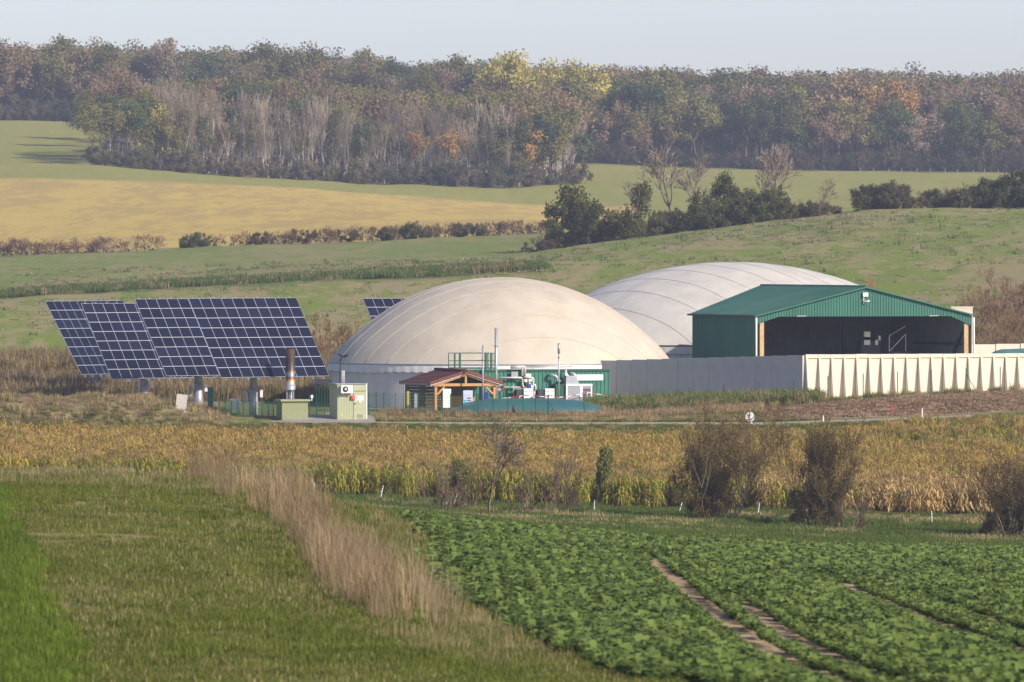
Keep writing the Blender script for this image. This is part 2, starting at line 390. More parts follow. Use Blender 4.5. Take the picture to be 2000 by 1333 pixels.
def sock(node, name, kind='inputs'):
    for s_ in getattr(node, kind):
        if s_.name == name and s_.enabled: return s_
def scatter(name, label, pts, protos, m, rot=None, sc=None, ix=None, cat=None, kind='stuff'):
    """one object: every point of it carries a copy of one of its own small plant meshes"""
    n = len(pts)
    if rot is None: rot = np.stack([rng.normal(0, .05, n), rng.normal(0, .05, n), rng.uniform(0, 6.28, n)], 1)
    if sc is None: sc = rng.uniform(.8, 1.2, n)
    if ix is None: ix = rng.integers(0, len(protos), n)
    Vs = [np.asarray(pts)]; Fs = []; Cs = [np.zeros((n, 3))]; pid = [np.full(n, -1)]; off = n
    for k, g in enumerate(protos):
        V, Fq, C = g.arrays(); Vs.append(V); Fs.append(Fq + off); Cs.append(C); pid.append(np.full(len(V), k)); off += len(V)
    V = np.concatenate(Vs); me = np_mesh(name, V, np.concatenate(Fs), np.concatenate(Cs)); me.materials.append(m)
    pad = len(V) - n
    def A(nm, ty, arr, key='value'):
        a = me.attributes.new(nm, ty, 'POINT'); a.data.foreach_set(key, np.ascontiguousarray(arr).ravel())
    A('pid', 'INT', np.concatenate(pid).astype(np.int32)); A('ix', 'INT', np.concatenate([ix, np.full(pad, -5)]).astype(np.int32))
    A('sc', 'FLOAT', np.concatenate([sc, np.ones(pad)]).astype(np.float32)); A('rot', 'FLOAT_VECTOR', np.concatenate([rot, np.zeros((pad, 3))]).astype(np.float32), 'vector')
    o = bpy.data.objects.new(name, me); COL.objects.link(o)
    ng = bpy.data.node_groups.new(name + '_scatter', 'GeometryNodeTree')
    ng.interface.new_socket('Geometry', in_out='INPUT', socket_type='NodeSocketGeometry'); ng.interface.new_socket('Geometry', in_out='OUTPUT', socket_type='NodeSocketGeometry')
    N = ng.nodes; L = ng.links; gi = N.new('NodeGroupInput'); go = N.new('NodeGroupOutput'); jn = N.new('GeometryNodeJoinGeometry')
    def named(nm, ty):
        q = N.new('GeometryNodeInputNamedAttribute'); q.data_type = ty; q.inputs[0].default_value = nm; return sock(q, 'Attribute', 'outputs')
    def eq(sk, v):
        c = N.new('FunctionNodeCompare'); c.data_type = 'INT'; c.operation = 'EQUAL'; L.new(sk, sock(c, 'A')); sock(c, 'B').default_value = v; return c.outputs[0]
    p_ = named('pid', 'INT'); i_ = named('ix', 'INT'); s_ = named('sc', 'FLOAT'); r_ = named('rot', 'FLOAT_VECTOR')
    sp = N.new('GeometryNodeSeparateGeometry'); L.new(gi.outputs[0], sp.inputs[0]); L.new(eq(p_, -1), sp.inputs['Selection'])
    e2r = N.new('FunctionNodeEulerToRotation'); L.new(r_, e2r.inputs[0])
    for k in range(len(protos)):
        s2 = N.new('GeometryNodeSeparateGeometry'); L.new(gi.outputs[0], s2.inputs[0]); L.new(eq(p_, k), s2.inputs['Selection'])
        ip = N.new('GeometryNodeInstanceOnPoints'); L.new(sp.outputs[0], ip.inputs['Points']); L.new(eq(i_, k), ip.inputs['Selection'])
        L.new(s2.outputs[0], ip.inputs['Instance']); L.new(e2r.outputs[0], ip.inputs['Rotation']); L.new(s_, ip.inputs['Scale']); L.new(ip.outputs[0], jn.inputs[0])
    L.new(jn.outputs[0], go.inputs[0])
    md = o.modifiers.new('scatter', 'NODES'); md.node_group = ng
    tag(o, label, cat, kind=kind); return o
def on_ground(X, Y, dz=0.0): return np.stack([X, Y, height(X, Y) + 0.05 * wob(X, Y, 2.3) * (np.asarray(Y) < 600) + dz], 1)
def field(n, d0, d1, c0, c1):
    """n random points, even over the ground area"""
    d = np.sqrt(rng.uniform(d0 * d0, d1 * d1, n)); c = rng.uniform(c0, c1, n); return d * (c - 1000) / F, d, c

exec_parts = []
# ---- plant patches
def blades(n, rad, h, wd, cols, lean=.35, hv=.4):
    g = Geo(); c = np.stack([rng.uniform(-rad, rad, n), rng.uniform(-rad, rad, n), np.zeros(n)], 1)
    hgt = h * rng.uniform(1 - hv, 1 + hv, n); az = rng.uniform(0, 6.28, n); d = np.stack([np.cos(az), np.sin(az), np.zeros(n)], 1); s = np.stack([-np.sin(az), np.cos(az), np.zeros(n)], 1) * (wd / 2)
    le = (lean * rng.uniform(.2, 1.3, n))[:, None]
    m1 = c + d * le * .35 * hgt[:, None] + np.array([0, 0, .6]) * hgt[:, None]; tp = c + d * le * hgt[:, None] + np.array([0, 0, 1.]) * hgt[:, None] * (1 - .3 * le)
    col = np.array(cols)[rng.integers(0, len(cols), n)] * rng.uniform(.7, 1.25, (n, 1))
    g.add(np.stack([c - s, c + s, m1 + s * .8, m1 - s * .8], 1), col); g.add(np.stack([m1 - s * .8, m1 + s * .8, tp + s * .15, tp - s * .15], 1), col)
    return g
def merge(*gs):
    g = Geo()
    for q in gs: g.V += q.V; g.C += q.C
    return g
GR = [(0.112, 0.135, 0.026), (0.150, 0.162, 0.036), (0.085, 0.110, 0.022)]; DR = [(0.36, 0.27, 0.14), (0.30, 0.22, 0.12), (0.42, 0.33, 0.19)]
def maize(dry):
    g = Geo()
    for k in range(7):
        bx, by = rng.uniform(-.55, .55, 2); h = rng.uniform(1.65, 2.15)
        lc = [(0.46, 0.34, 0.15), (0.50, 0.38, 0.18), (0.36, 0.27, 0.12)] if dry == 2 else ([(0.37, 0.295, 0.048), (0.39, 0.27, 0.055), (0.27, 0.26, 0.042)] if dry else [(0.20, 0.23, 0.04), (0.29, 0.28, 0.048), (0.38, 0.32, 0.06)])
        S = [(bx, by, 0, bx + rng.normal(0, .04), by + rng.normal(0, .04), h * .92, .016, .01, 0)]
        g.add(segs_to_quads(S), vary(3, (0.28, 0.24, 0.10)))
        for j in range(11):
            z = h * (.12 + .78 * j / 11); az = rng.uniform(0, 6.28); L = rng.uniform(.4, .75); d = np.array([math.cos(az), math.sin(az), 0]); s = np.array([-math.sin(az), math.cos(az), 0]) * .037
            p0 = np.array([bx, by, z]); p1 = p0 + d * L * .4 + [0, 0, L * .42]; p2 = p0 + d * L * .85 + [0, 0, L * (.30 - .5 * (dry > 0) * rng.random())]; p3 = p0 + d * L * 1.05 + [0, 0, -L * rng.uniform(.0, .5)]
            c = np.array(lc[rng.integers(0, 3)]) * rng.uniform(.75, 1.25)
            g.add([[p0 - s * .5, p0 + s * .5, p1 + s, p1 - s], [p1 - s, p1 + s, p2 + s * .8, p2 - s * .8], [p2 - s * .8, p2 + s * .8, p3 + s * .1, p3 - s * .1]], c)
        for j in range(3):
            az = rng.uniform(0, 6.28); tpd = np.array([math.cos(az) * .14, math.sin(az) * .14, .26]); p0 = np.array([bx, by, h * .9]); s = np.array([.012, .012, 0])
            g.add([[p0 - s, p0 + s, p0 + tpd + s, p0 + tpd - s]], np.array((0.30, 0.20, 0.08)) * rng.uniform(.7, 1.2))
    return g
mz = [maize(0), maize(0), maize(1), maize(1), maize(2), maize(2)]
X, Y, C = field(11500, 527, 599, -420, 2420)
front = np.interp(C, [0, 700, 1000, 2000], [527, 527.5, 527.5, 526])
nzv = wob(X, Y * 1.6, 16) + .4 * wob(X, Y, 4)
ixm = np.where(nzv > -.05, rng.integers(0, 2, len(X)), rng.integers(2, 4, len(X)))
ixm = np.where((Y > 548) & (Y < 578) & (rng.random(len(X)) < .75), rng.integers(2, 4, len(X)), ixm)
ixm = np.where((Y < 540) & (C < 1150) & (rng.random(len(X)) < .35), rng.integers(0, 2, len(X)), ixm)
ixm = np.where((C > 1480 + 14 * wob(X, Y, 5)) & (Y < 542) & (rng.random(len(X)) < .85), rng.integers(4, 6, len(X)), ixm)
scatter('maize_crop', 'ripening yellow and tan maize crop between the hedge and the road', on_ground(X, Y), mz, m_herb, ix=ixm, sc=rng.uniform(.85, 1.08, len(X)) * np.where((Y > 585) & (C > 1750), 1.12, 1))

def rape():
    g = Geo()
    for k in range(6):
        bx, by = rng.uniform(-.10, .10), rng.uniform(-.55, .55); n = 9
        for j in range(n):
            az = rng.uniform(0, 6.28); L = rng.uniform(.16, .30); el = rng.uniform(.35, 1.15); z0 = rng.uniform(.02, .14)
            d = np.array([math.cos(az) * math.cos(el), math.sin(az) * math.cos(el), math.sin(el)]); s = np.array([-math.sin(az), math.cos(az), 0])
            p0 = np.array([bx, by, z0]); p1 = p0 + d * L * .75; p2 = p1 + (d + [0, 0, -.25]) * L * .35; p3 = p2 + (d * [1, 1, .2] + [0, 0, -.35]) * L * .38; wd = L * rng.uniform(.30, .42)
            c = np.array([(0.110, 0.155, 0.042), (0.140, 0.188, 0.048), (0.088, 0.13, 0.045)][rng.integers(0, 3)]) * rng.uniform(.75, 1.25)
            if rng.random() < .0025: c = np.array((0.45, 0.25, 0.05))
            g.add([[p0 - s * .006, p0 + s * .006, p1 + s * wd * .5, p1 - s * wd * .5], [p1 - s * wd * .5, p1 + s * wd * .5, p2 + s * wd * .62, p2 - s * wd * .62], [p2 - s * wd * .62, p2 + s * wd * .62, p3 + s * wd * .15, p3 - s * wd * .15]], c)
    return g
rp = [rape() for _ in range(5)]
X, Y, C = field(24000, 112, 312, 380, 2650)
X = np.round((X - 4.8 + (Y - 133) * .0085) / .46) * .46 + 4.8 - (Y - 133) * .0085 + rng.normal(0, .03, len(X))
k = X > rape_edge(Y) + .3 + .4 * wob(X, Y, 2.0)
k &= Y < np.interp(C, [700, 780, 1000, 1300, 2000, 2600], [296, 300, 303, 305, 307, 307]) + 2 * wob(X, Y, 6)
tr_x = lambda Y, a: a - (Y - 133) * 0.0085      # wheel tracks left bare, running away from the camera
tracks = np.zeros(len(X), bool); tdist = np.full(len(X), 9.)
for a, y1, wd in ((4.8, 240, .27), (5.72, 195, .20), (9.4, 225, .24), (10.78, 205, .20), (14.0, 250, .24)):
    tdist = np.where(Y < y1 + 8, np.minimum(tdist, np.abs(X - tr_x(Y, a)) - wd), tdist)
    tracks |= (np.abs(X - tr_x(Y, a)) < wd + .0008 * (Y - 133) + .10 * wob(X, Y, 3)) & (Y < y1)
k &= ~tracks; X, Y, tdist = X[k], Y[k], tdist[k]
scatter('rapeseed_crop', 'low leafy green rapeseed crop with bare wheel tracks', on_ground(X, Y), rp, m_herb, sc=rng.uniform(.75, 1.1, len(X)) * (1 + .12 * wob(X, Y, 4)) * np.clip(.6 + tdist * .5, .6, 1.05), rot=np.stack([rng.normal(0, .05, len(X)), rng.normal(0, .05, len(X)), rng.choice([0., math.pi], len(X)) + rng.normal(0, .06, len(X))], 1))

tg = [merge(blades(450, .55, .10, .012, GR), blades(30, .55, .12, .010, DR)), merge(blades(430, .55, .13, .013, GR)), merge(blades(370, .55, .11, .012, GR), blades(95, .55, .12, .010, DR)),
      blades(480, .55, .20, .014, [(0.105, 0.150, 0.022), (0.13, 0.175, 0.028), (0.095, 0.135, 0.022)])]
X, Y, C = field(5200, 112, 246, -420, 1250)
k = (X < rape_edge(Y) + .4); X, Y = X[k], Y[k]
nzv = .7 * wob(X, Y * .16, 2.2) + .5 * wob(X, Y * .3, 1.1)
it = np.where(nzv > .42, 2, np.where(nzv < -.3, 1, 0)); wh = X < wheat_edge(Y) - .1; it = np.where(wh, 3, it)
gap = np.abs(X - wheat_edge(Y) - .3) < .22
scatter('track_grass', 'mown grass of the field track with yellowed patches', on_ground(X, Y)[~gap], tg, m_herb, ix=it[~gap], sc=rng.uniform(.8, 1.25, (~gap).sum()))
def straw(n, h, cols, rad=.35, lean=.35, head=True):
    g = blades(n, rad, h, .011, cols, lean, .35)
    return g
DB = [(0.30, 0.215, 0.115), (0.25, 0.175, 0.095), (0.36, 0.27, 0.15), (0.20, 0.14, 0.08)]
dg = [straw(80, 1.05, DB, .42, .55), straw(60, 1.2, [(0.38, 0.29, 0.17), (0.30, 0.22, 0.13)], .35, .4), merge(straw(50, .9, DB, .4, .6), blades(110, .4, .45, .014, GR)), merge(blades(170, .45, .26, .014, GR), blades(16, .45, .45, .01, DR)), merge(blades(60, .45, .3, .014, GR), blades(60, .45, .5, .01, DR))]
X, Y, C = field(5200, 138, 246, 150, 1150)
k = (X > weed_edge(Y) + .35 * wob(X, Y, 2)) & (X < rape_edge(Y) + .2 + .3 * wob(X, Y, 3)); X, Y = X[k], Y[k]
f_ = (X - weed_edge(Y)) / np.maximum(rape_edge(Y) - weed_edge(Y), .5)
tall = (Y > 157) & (X < np.interp(Y, [157, 170, 187, 210, 235, 246], [-1.7, -1.8, -2.6, -4.2, -5.6, -6.2]) + .5 * wob(X, Y, 3))
dens = np.where(tall, np.where(Y > 205, .27, .42) + .35 * wob(X, Y * .4, 1.6), .5); k = rng.random(len(X)) < dens; tall = tall[k]; X, Y, f_ = X[k], Y[k], f_[k]
it = np.where(tall, rng.choice([0, 1, 2], len(X), p=[.4, .2, .4]), np.where(rng.random(len(X)) < .1, 4, 3))
scatter('tall_dry_grass', 'clump of tall dry straw-coloured grass between track and crop', on_ground(X, Y), dg, m_herb, ix=it, sc=rng.uniform(.45, 1.0, len(X)) * np.where(tall, 1 + .25 * wob(X, Y * .4, 1.3), .8))
X, Y, C = field(900, 228, 246, -420, 640)
scatter('rough_grass_on_crest', 'rough green and straw grass along the crest of the track', on_ground(X, Y), dg, m_herb, ix=np.where(rng.random(len(X)) < .93, 3, 4), sc=rng.uniform(.4, .8, len(X)))
mg = [blades(170, .7, .22, .03, GR, .5), blades(170, .7, .28, .03, [(0.08, 0.12, 0.028), (0.11, 0.145, 0.036)], .5), merge(blades(90, .7, .25, .03, GR, .5), blades(60, .7, .3, .025, DR, .5))]
X, Y, C = field(9000, 306, 526, -100, 2420)
yel = (C > 650) & (C < 1250) & (Y < 470) & (wob(X, Y, 12) > 0)
scatter('meadow_strip_grass', 'lush green grass strip between rapeseed and hedge', on_ground(X, Y), mg, m_herb, ix=np.where(wob(X, Y, 9) > .55, 2, rng.integers(0, 2, len(X))), sc=rng.uniform(.7, 1.2, len(X)))
vg = [blades(120, .6, .35, .03, GR, .5), merge(blades(60, .6, .35, .03, GR, .5), blades(60, .6, .55, .025, DR, .4)), blades(90, .5, .65, .025, DR, .4), merge(blades(50, .5, .3, .03, GR), blades(40, .5, .8, .022, [(0.25, 0.17, 0.11), (0.32, 0.23, 0.14)], .3))]
X, Y, C = field(3600, 602, 611, -400, 2400); X2, Y2, C2 = field(2600, 616.4, 624, 740, 1600)
k2 = ~((C2 > 1485) & (Y2 > 617.2)); X2, Y2, C2 = X2[k2], Y2[k2], C2[k2]
X = np.concatenate([X, X2]); Y = np.concatenate([Y, Y2]); it = np.concatenate([np.where(rng.random(len(X) - len(X2)) < .85, 0, 1), np.where(Y2 > 620.3, rng.integers(1, 4, len(X2)), rng.integers(0, 2, len(X2)))])
cc = 1000 + X * F / Y; k = ~((cc > 490) & (cc < 735) & (Y > 610.6)); X, Y, it = X[k], Y[k], it[k]
scatter('road_verge_grass', 'green verge grass on both sides of the pale road', on_ground(X, Y), vg, m_herb, ix=it, sc=rng.uniform(.35, .75, len(X)) * np.where(Y > 620, 1.1, .8))
X, Y, C = field(5200, 607, 640, -420, 500); k = heap(X, Y) > .05; X, Y = X[k], Y[k]
scatter('dry_grass_on_bank', 'brown dry grass covering the earth bank under the solar trackers', on_ground(X, Y), [blades(110, .5, .17, .025, [(0.25, 0.185, 0.11), (0.20, 0.15, 0.09), (0.29, 0.22, 0.13)], .45), vg[1]], m_herb, ix=(rng.random(len(X)) < .12).astype(int), sc=rng.uniform(.5, 1.0, len(X)))
# weeds before the wall, along the fence on the right, yard edges
X, Y, C = field(1500, 624, 634, 1150, 1600); k = Y < np.interp(C, [1150, 1178, 1570, 1600], [644, 640, 628.5, 628.5]); X, Y, C = X[k], Y[k], C[k]
wd_ = [merge(blades(60, .5, .6, .035, GR, .6), blades(30, .5, .8, .02, DR)), merge(blades(70, .5, .8, .05, [(0.09, 0.14, 0.03), (0.14, 0.18, 0.05)], .7)), blades(60, .5, .7, .03, DR, .5)]
scatter('weeds_by_wall', 'green weeds growing at the foot of the shaded concrete wall', on_ground(X, Y), wd_, m_herb, sc=rng.uniform(.5, 1.1, len(X)))
X, Y, C = field(700, 622, 634, 1480, 2300); dw = 622.4 + (C - 1480) * 0.0165; k = np.abs(Y - dw - .3) < 1.1; X, Y = X[k], Y[k]
scatter('weeds_along_plough', 'weedy grass edge between ploughed soil and ribbed wall', on_ground(X, Y), wd_, m_herb, ix=rng.choice([0, 0, 2], len(X)), sc=rng.uniform(.3, .75, len(X)))
# clods of ploughed earth
def clod():
    g = Geo(); n = 60; c = np.stack([rng.uniform(-.5, .5, n), rng.uniform(-.5, .5, n), rng.uniform(0, .05, n)], 1)
    g.add(leaf_quads(c, np.full(n, .055), .9), vary(n, (0.27, 0.19, 0.12), .2)); return g
X, Y, C = field(2600, 617.6, 634, 1480, 2350); k = (Y < 622 + (C - 1480) * 0.0145) & (Y > 617.8); X, Y = X[k], Y[k]
scatter('plough_clods', 'brown clods of freshly ploughed soil behind the road', on_ground(X, Y), [clod() for _ in range(3)], m_herb)
# scrub behind the plant and rough herbs on the fields beyond
sc1 = [merge(blades(90, .9, 1.3, .05, [(0.22, 0.16, 0.09), (0.27, 0.20, 0.11), (0.17, 0.13, 0.07)], .4), blades(60, .9, 1.0, .06, [(0.20, 0.20, 0.06), (0.14, 0.15, 0.05)], .5)), blades(130, .9, 1.1, .05, [(0.24, 0.18, 0.10), (0.30, 0.22, 0.13)], .5)]
X, Y, C = field(2600, 664, 740, -300, 720); k = (wob(X, Y, 18) > -.5); X, Y, C = X[k], Y[k], C[k]
X2, Y2, C2 = field(900, 700, 800, 1890, 2350)
X = np.concatenate([X, X2]); Y = np.concatenate([Y, Y2])
scatter('brown_scrub', 'brown withered scrub behind the trackers and the hangar', on_ground(X, Y), sc1, m_herb, sc=rng.uniform(.5, 1.15, len(X)))
hb = [blades(26, .7, .24, .08, [(0.10, 0.15, 0.045), (0.12, 0.16, 0.05)], .8), blades(26, .8, .2, .08, [(0.28, 0.22, 0.14), (0.22, 0.18, 0.11)], .6), blades(14, .4, .5, .07, [(0.08, 0.11, 0.045)], .5), blades(20, .6, .3, .08, [(0.62, 0.60, 0.52), (0.2, 0.22, 0.1)], .6)]
X, Y, C = field(9000, 740, 1100, -300, 2300)
k = (wob(X * 1.0, Y * .25, 9) + .5 * wob(X, Y, 30) > .1) | (rng.random(len(X)) < .25); X, Y = X[k], Y[k]
scatter('field_herbs', 'scattered dark weeds and pale stubble on the slope behind the plant', on_ground(X, Y), hb, m_herb, ix=rng.choice([0, 0, 1, 1, 1, 2, 2, 3], len(X), p=[.15, .15, .2, .2, .18, .06, .055, .005]), sc=rng.uniform(.4, 1.0, len(X)))
X, Y, C = field(1500, 914, 938, -300, 1060)
scatter('rough_bank_grass', 'dark rough grass on the low bank crossing the green field', on_ground(X, Y), [blades(60, .9, .5, .07, [(0.08, 0.12, 0.04), (0.10, 0.14, 0.045)], .6), blades(40, .9, .55, .07, [(0.22, 0.18, 0.09)], .6)], m_herb, ix=(rng.random(len(X)) < .25).astype(int), sc=rng.uniform(.6, 1.3, len(X)))

# ------------------------------------------------------------------ trees
class Tree: pass
def tree_proto(name, h, trunk_f, levels, kids, spread, shrink, r, leaf=None, leaf_n=6, leaf_s=.5, leaf_sd=.8, bark=(0.16, 0.13, 0.10), up=.12, stems=1, twig=(0.17, 0.14, 0.115), lean=.05, rscale=1.0, base=.22, slean=(.1, .55), all_pts=False):
    S = []; tips = []
    for s_ in range(stems):
        a = rng.uniform(0, 6.28); b_ = (0 if stems == 1 else base * math.sqrt(rng.random())) * h
        p = np.array([math.cos(a) * b_, math.sin(a) * b_, 0]); d = unit(np.array([math.cos(a) * (lean if stems == 1 else (sl0 := rng.uniform(*slean))), math.sin(a) * (lean if stems == 1 else sl0), 1]))
        grow(p, d, h * trunk_f * (rng.uniform(.85, 1.1) if stems == 1 else (rng.uniform(.5, 1.1) if s_ % 2 else rng.uniform(.12, .45))), r, 0, levels, S, tips, kids, spread, shrink, up, 3)
    S = np.array(S); tips = np.array(tips); k = h / max(np.percentile(tips[:, 2], 97), .1)
    S[:, :6] *= k; tips = tips * k
    lv = S[:, 8]; tr = Tree(); tr.name = name
    gt = Geo(); a = S[lv <= 1]; gt.add(segs_to_quads(a), vary(len(a) * 3, bark, .2))
    gc = Geo(); c = S[lv > 1]
    if len(c):
        c = c.copy(); c[:, 6:8] = np.maximum(c[:, 6:8], .008 * rscale); gc.add(segs_to_quads(c), vary(len(c) * 3, twig, .25))
    if leaf is not None:
        src_ = np.concatenate([tips, S[S[:, 8] >= (0 if all_pts else 2)][:, 3:6]]); src_ = src_[rng.permutation(len(src_))[:len(tips)]] if not all_pts else src_[rng.permutation(len(src_))[:int(len(tips) * 1.5)]]
        P_ = np.repeat(np.concatenate([tips, src_]), leaf_n, 0) + np.clip(rng.normal(size=(len(tips) * leaf_n + len(src_) * leaf_n, 3)), -1.5, 1.5) * leaf_sd; P_[:, 2] = np.abs(P_[:, 2])
        gc.add(leaf_quads(P_, np.full(len(P_), leaf_s), .7, P_ - np.repeat(np.concatenate([tips, src_]), leaf_n, 0) + .6 * leaf_sd * unit(P_ - np.array([0, 0, h * .5]))), vary(len(P_), leaf, .25))
    tr.trunk = gt.mesh(name + '_trunk', m_bark); tr.crown = gc.mesh(name + '_crown', m_leaf if leaf is not None else m_twig); tr.geo = merge(gt, gc)
    return tr
def place_tree(p, loc, label, group, cat='tree', sc=1.0, tint=(1, 1, 1), name=None, rz=None, crown='crown'):
    e = empty(name or p.name, loc, rng.uniform(0, 6.28) if rz is None else rz); e.scale = (sc * rng.uniform(.92, 1.08), sc * rng.uniform(.92, 1.08), sc)
    a = bpy.data.objects.new('trunk' if crown == 'crown' else 'stem', p.trunk); COL.objects.link(a); a.parent = e
    
    if crown != 'crown' or p in bu: tag(a, kind='stuff')
    c = bpy.data.objects.new(crown, p.crown); COL.objects.link(c); c.parent = e; c.color = (*tint, 1)
    tag(e, label, cat, group); return e
W1 = (1., 1., 1.)
fo = [tree_proto('broadleaf_tree', 18, .32, 3, 4, .85, .72, .28, leaf=W1, leaf_n=11, leaf_s=.34, leaf_sd=.80, up=.10) for _ in range(5)]
bi = [tree_proto('bare_birch_tree', 17, .34, 4, 3, .42, .70, .13, bark=(0.44, 0.40, 0.33), twig=(0.32, 0.265, 0.205), up=.35, rscale=3.0) for _ in range(4)]
bl = [tree_proto('slender_tree', 17, .34, 4, 3, .48, .70, .15, leaf=W1, leaf_n=2, leaf_s=.30, leaf_sd=.6, bark=(0.42, 0.38, 0.32), up=.3) for _ in range(3)]
bo = [tree_proto('bare_oak_tree', 12, .24, 5, 3, .62, .76, .30, twig=(0.26, 0.21, 0.165), bark=(0.28, 0.235, 0.185), up=.10, rscale=4.5) for _ in range(2)]
bu = [tree_proto('leafy_bush', 4, .3, 3, 3, .8, .75, .06, leaf=W1, leaf_n=5, leaf_s=.13, leaf_sd=.22, stems=12, up=.1, base=.3, slean=(.1, .9), all_pts=True) for _ in range(3)]
bt = [tree_proto('twiggy_bush', 4, .26, 4, 3, .6, .72, .04, twig=(0.24, 0.18, 0.14), stems=14, up=.12, bark=(0.24, 0.19, 0.145), rscale=2.0, base=.28, slean=(.1, .9)) for _ in range(3)]
TINT = {'olive': ((0.17, 0.155, 0.045), 'olive-green oak'), 'dark': ((0.08, 0.105, 0.038), 'dark green tree'), 'brown': ((0.235, 0.165, 0.085), 'russet-brown oak'),
        'yellow': ((0.38, 0.33, 0.08), 'yellow-leaved poplar'), 'orange': ((0.33, 0.20, 0.065), 'orange-leaved tree'), 'purple': ((0.235, 0.175, 0.115), 'mauve-brown tree thinning out')}
def pick(w): return random.choices(list(w), list(w.values()))[0]
placed = 0
def forest_tree(x, d, key, proto=None, sc=1., where='at the edge of the far wood'):
    global placed
    placed += 1; tn, nm = TINT[key]
    place_tree(proto or random.choice(fo), G(x, d, -.3), f'{nm} {where}', f'{nm}s {where}', sc=sc, tint=tn, name='woodland_tree')
MIXR = {'olive': 5, 'dark': 3, 'brown': 4, 'purple': 2, 'orange': .2}
# front of the right-hand wood
x = 1118
while x < 2120:
    forest_tree(x + random.uniform(-8, 8), 2203 + random.uniform(0, 6), pick(MIXR), sc=random.uniform(.75, 1.05)); x += random.uniform(34, 58)
x = 1110
while x < 2120:
    forest_tree(x, 2218 + random.uniform(-4, 6), pick(MIXR), sc=random.uniform(.95, 1.25)); x += random.uniform(45, 70)
# poplars turning yellow above the copse
for x in list(np.arange(945, 1195, 21)):
    forest_tree(x + random.uniform(-6, 6), 2235 + random.uniform(-10, 14), 'yellow', random.choice(bl + fo[:2]), random.uniform(1.15, 1.4), 'rising behind the copse')
# left wood
x = -60
while x < 260:
    forest_tree(x, 2356 + random.uniform(0, 8), pick({'olive': 3, 'brown': 4, 'purple': 3, 'dark': 2}), sc=random.uniform(.8, 1.1), where='along the top of the left meadow'); x += random.uniform(34, 55)
# copse: pale bare birches with a few leafy trees at its ends
def copse_d(x): return np.interp(x, [190, 400, 700, 1000, 1130], [1905, 1908, 1908, 1903, 1915])
x = 330
while x < 1000:
    for row in range(3):
        place_tree(random.choice(bi), G(x + random.uniform(-9, 9), copse_d(x) + row * 9 + random.uniform(0, 5), -.2), 'pale bare birch in the copse on the hillside', 'bare birches of the copse', sc=random.uniform(.62, 1.15), tint=random.choice([(1, 1, 1), (.75, .7, .66), (1.15, 1.1, 1.0), (.6, .56, .5)]))
    x += random.uniform(17, 27)
for x in list(np.arange(345, 1010, 20)):
    k = pick({'olive': 4, 'brown': 2, 'dark': 2}); forest_tree(x + random.uniform(-12, 12), copse_d(x) + random.uniform(2, 30), k, random.choice(bl), random.uniform(.5, .85), 'standing among the birches of the copse')
for x, dd, k, s_ in ((205, 0, 'olive', .72), (232, 3, 'olive', .78), (262, 5, 'dark', .8), (300, 6, 'yellow', .7), (322, 3, 'olive', .66), (218, 22, 'dark', .85), (275, 25, 'olive', .9)):
    forest_tree(x, copse_d(x) + dd, k, random.choice(fo), s_, 'at the meadow end of the copse')
for x, dd, k, s_ in ((985, 2, 'olive', .62), (1010, 8, 'orange', .86), (1045, 6, 'dark', .85), (1075, 10, 'olive', 1.0), (1100, 12, 'dark', .9), (960, 10, 'dark', .7)):
    forest_tree(x, copse_d(x) + dd, k, random.choice(fo), s_, 'at the pasture end of the copse')
for x, s_ in ((820, .7), (872, .72)): forest_tree(x, copse_d(x) - 1, 'orange', bl[0], s_, 'with slim gold crown before the birches')
# bushes along the foot of the copse
for x in np.arange(200, 1130, 40):
    place_tree(random.choice(bu), G(x + random.uniform(-8, 8), copse_d(x) - 4), 'dark low bush at the foot of the copse', 'bushes at the foot of the copse', 'bush', sc=random.uniform(.7, 1.25), tint=random.choice([(.10, .10, .05), (.16, .13, .075), (.13, .12, .05)]), name='woodland_bush', crown='foliage')
for x in np.arange(1140, 2080, 34):
    place_tree(random.choice(bu), G(x + random.uniform(-8, 8), 2197), 'low bush at the foot of the far wood', 'bushes at the foot of the far wood', 'bush', sc=random.uniform(.7, 1.3), tint=random.choice([(.07, .075, .03), (.11, .085, .05)]), name='woodland_bush', crown='foliage')
for x in np.arange(-70, 215, 15):
    place_tree(random.choice(bu), G(x + random.uniform(-5, 5), 2350), 'low bush along the foot of the left wood', 'bushes at the foot of the left wood', 'bush', sc=random.uniform(.8, 1.5), tint=random.choice([(.09, .09, .04), (.14, .10, .06)]), name='woodland_bush', crown='foliage')
# the wood behind, one mass
wp = []; wi = []; ws = []
protos = []
for (c, _) in list(TINT.values()):
    for b_ in (0, 1):
        g = Geo(); src = fo[rng.integers(0, 5)].geo; V = np.concatenate(src.V); Cc = np.concatenate(src.C)
        isleaf = Cc.mean(1) > .45; Cc = np.where(isleaf[:, None], Cc * np.array(c), Cc); g.V = [V]; g.C = [Cc]; protos.append(g)
protos.append(bi[0].geo); protos.append(bi[1].geo)
keys = list(TINT)
n = 2600
X, Y, C = field(n, 2226, 2830, -330, 2330)
for xx, yy, cc in zip(X, Y, C):
    if yy < np.interp(cc, [-300, 1000, 1120, 1200], [2366, 2300, 2228, 2226]): continue
    kx = pick({'olive': 4, 'dark': 2.5, 'brown': 3.5, 'purple': 4 if cc < 900 else 1.8, 'orange': .1, 'yellow': .1})
    wp.append((xx, yy)); wi.append(keys.index(kx) * 2 + random.randint(0, 1) if random.random() > .06 else 12 + random.randint(0, 1)); ws.append(random.uniform(.72, 1.1) if random.random() < .85 else random.uniform(1.1, 1.25))
X, Y, C = field(500, 1930, 2120, 200, 1120)     # rest of the copse
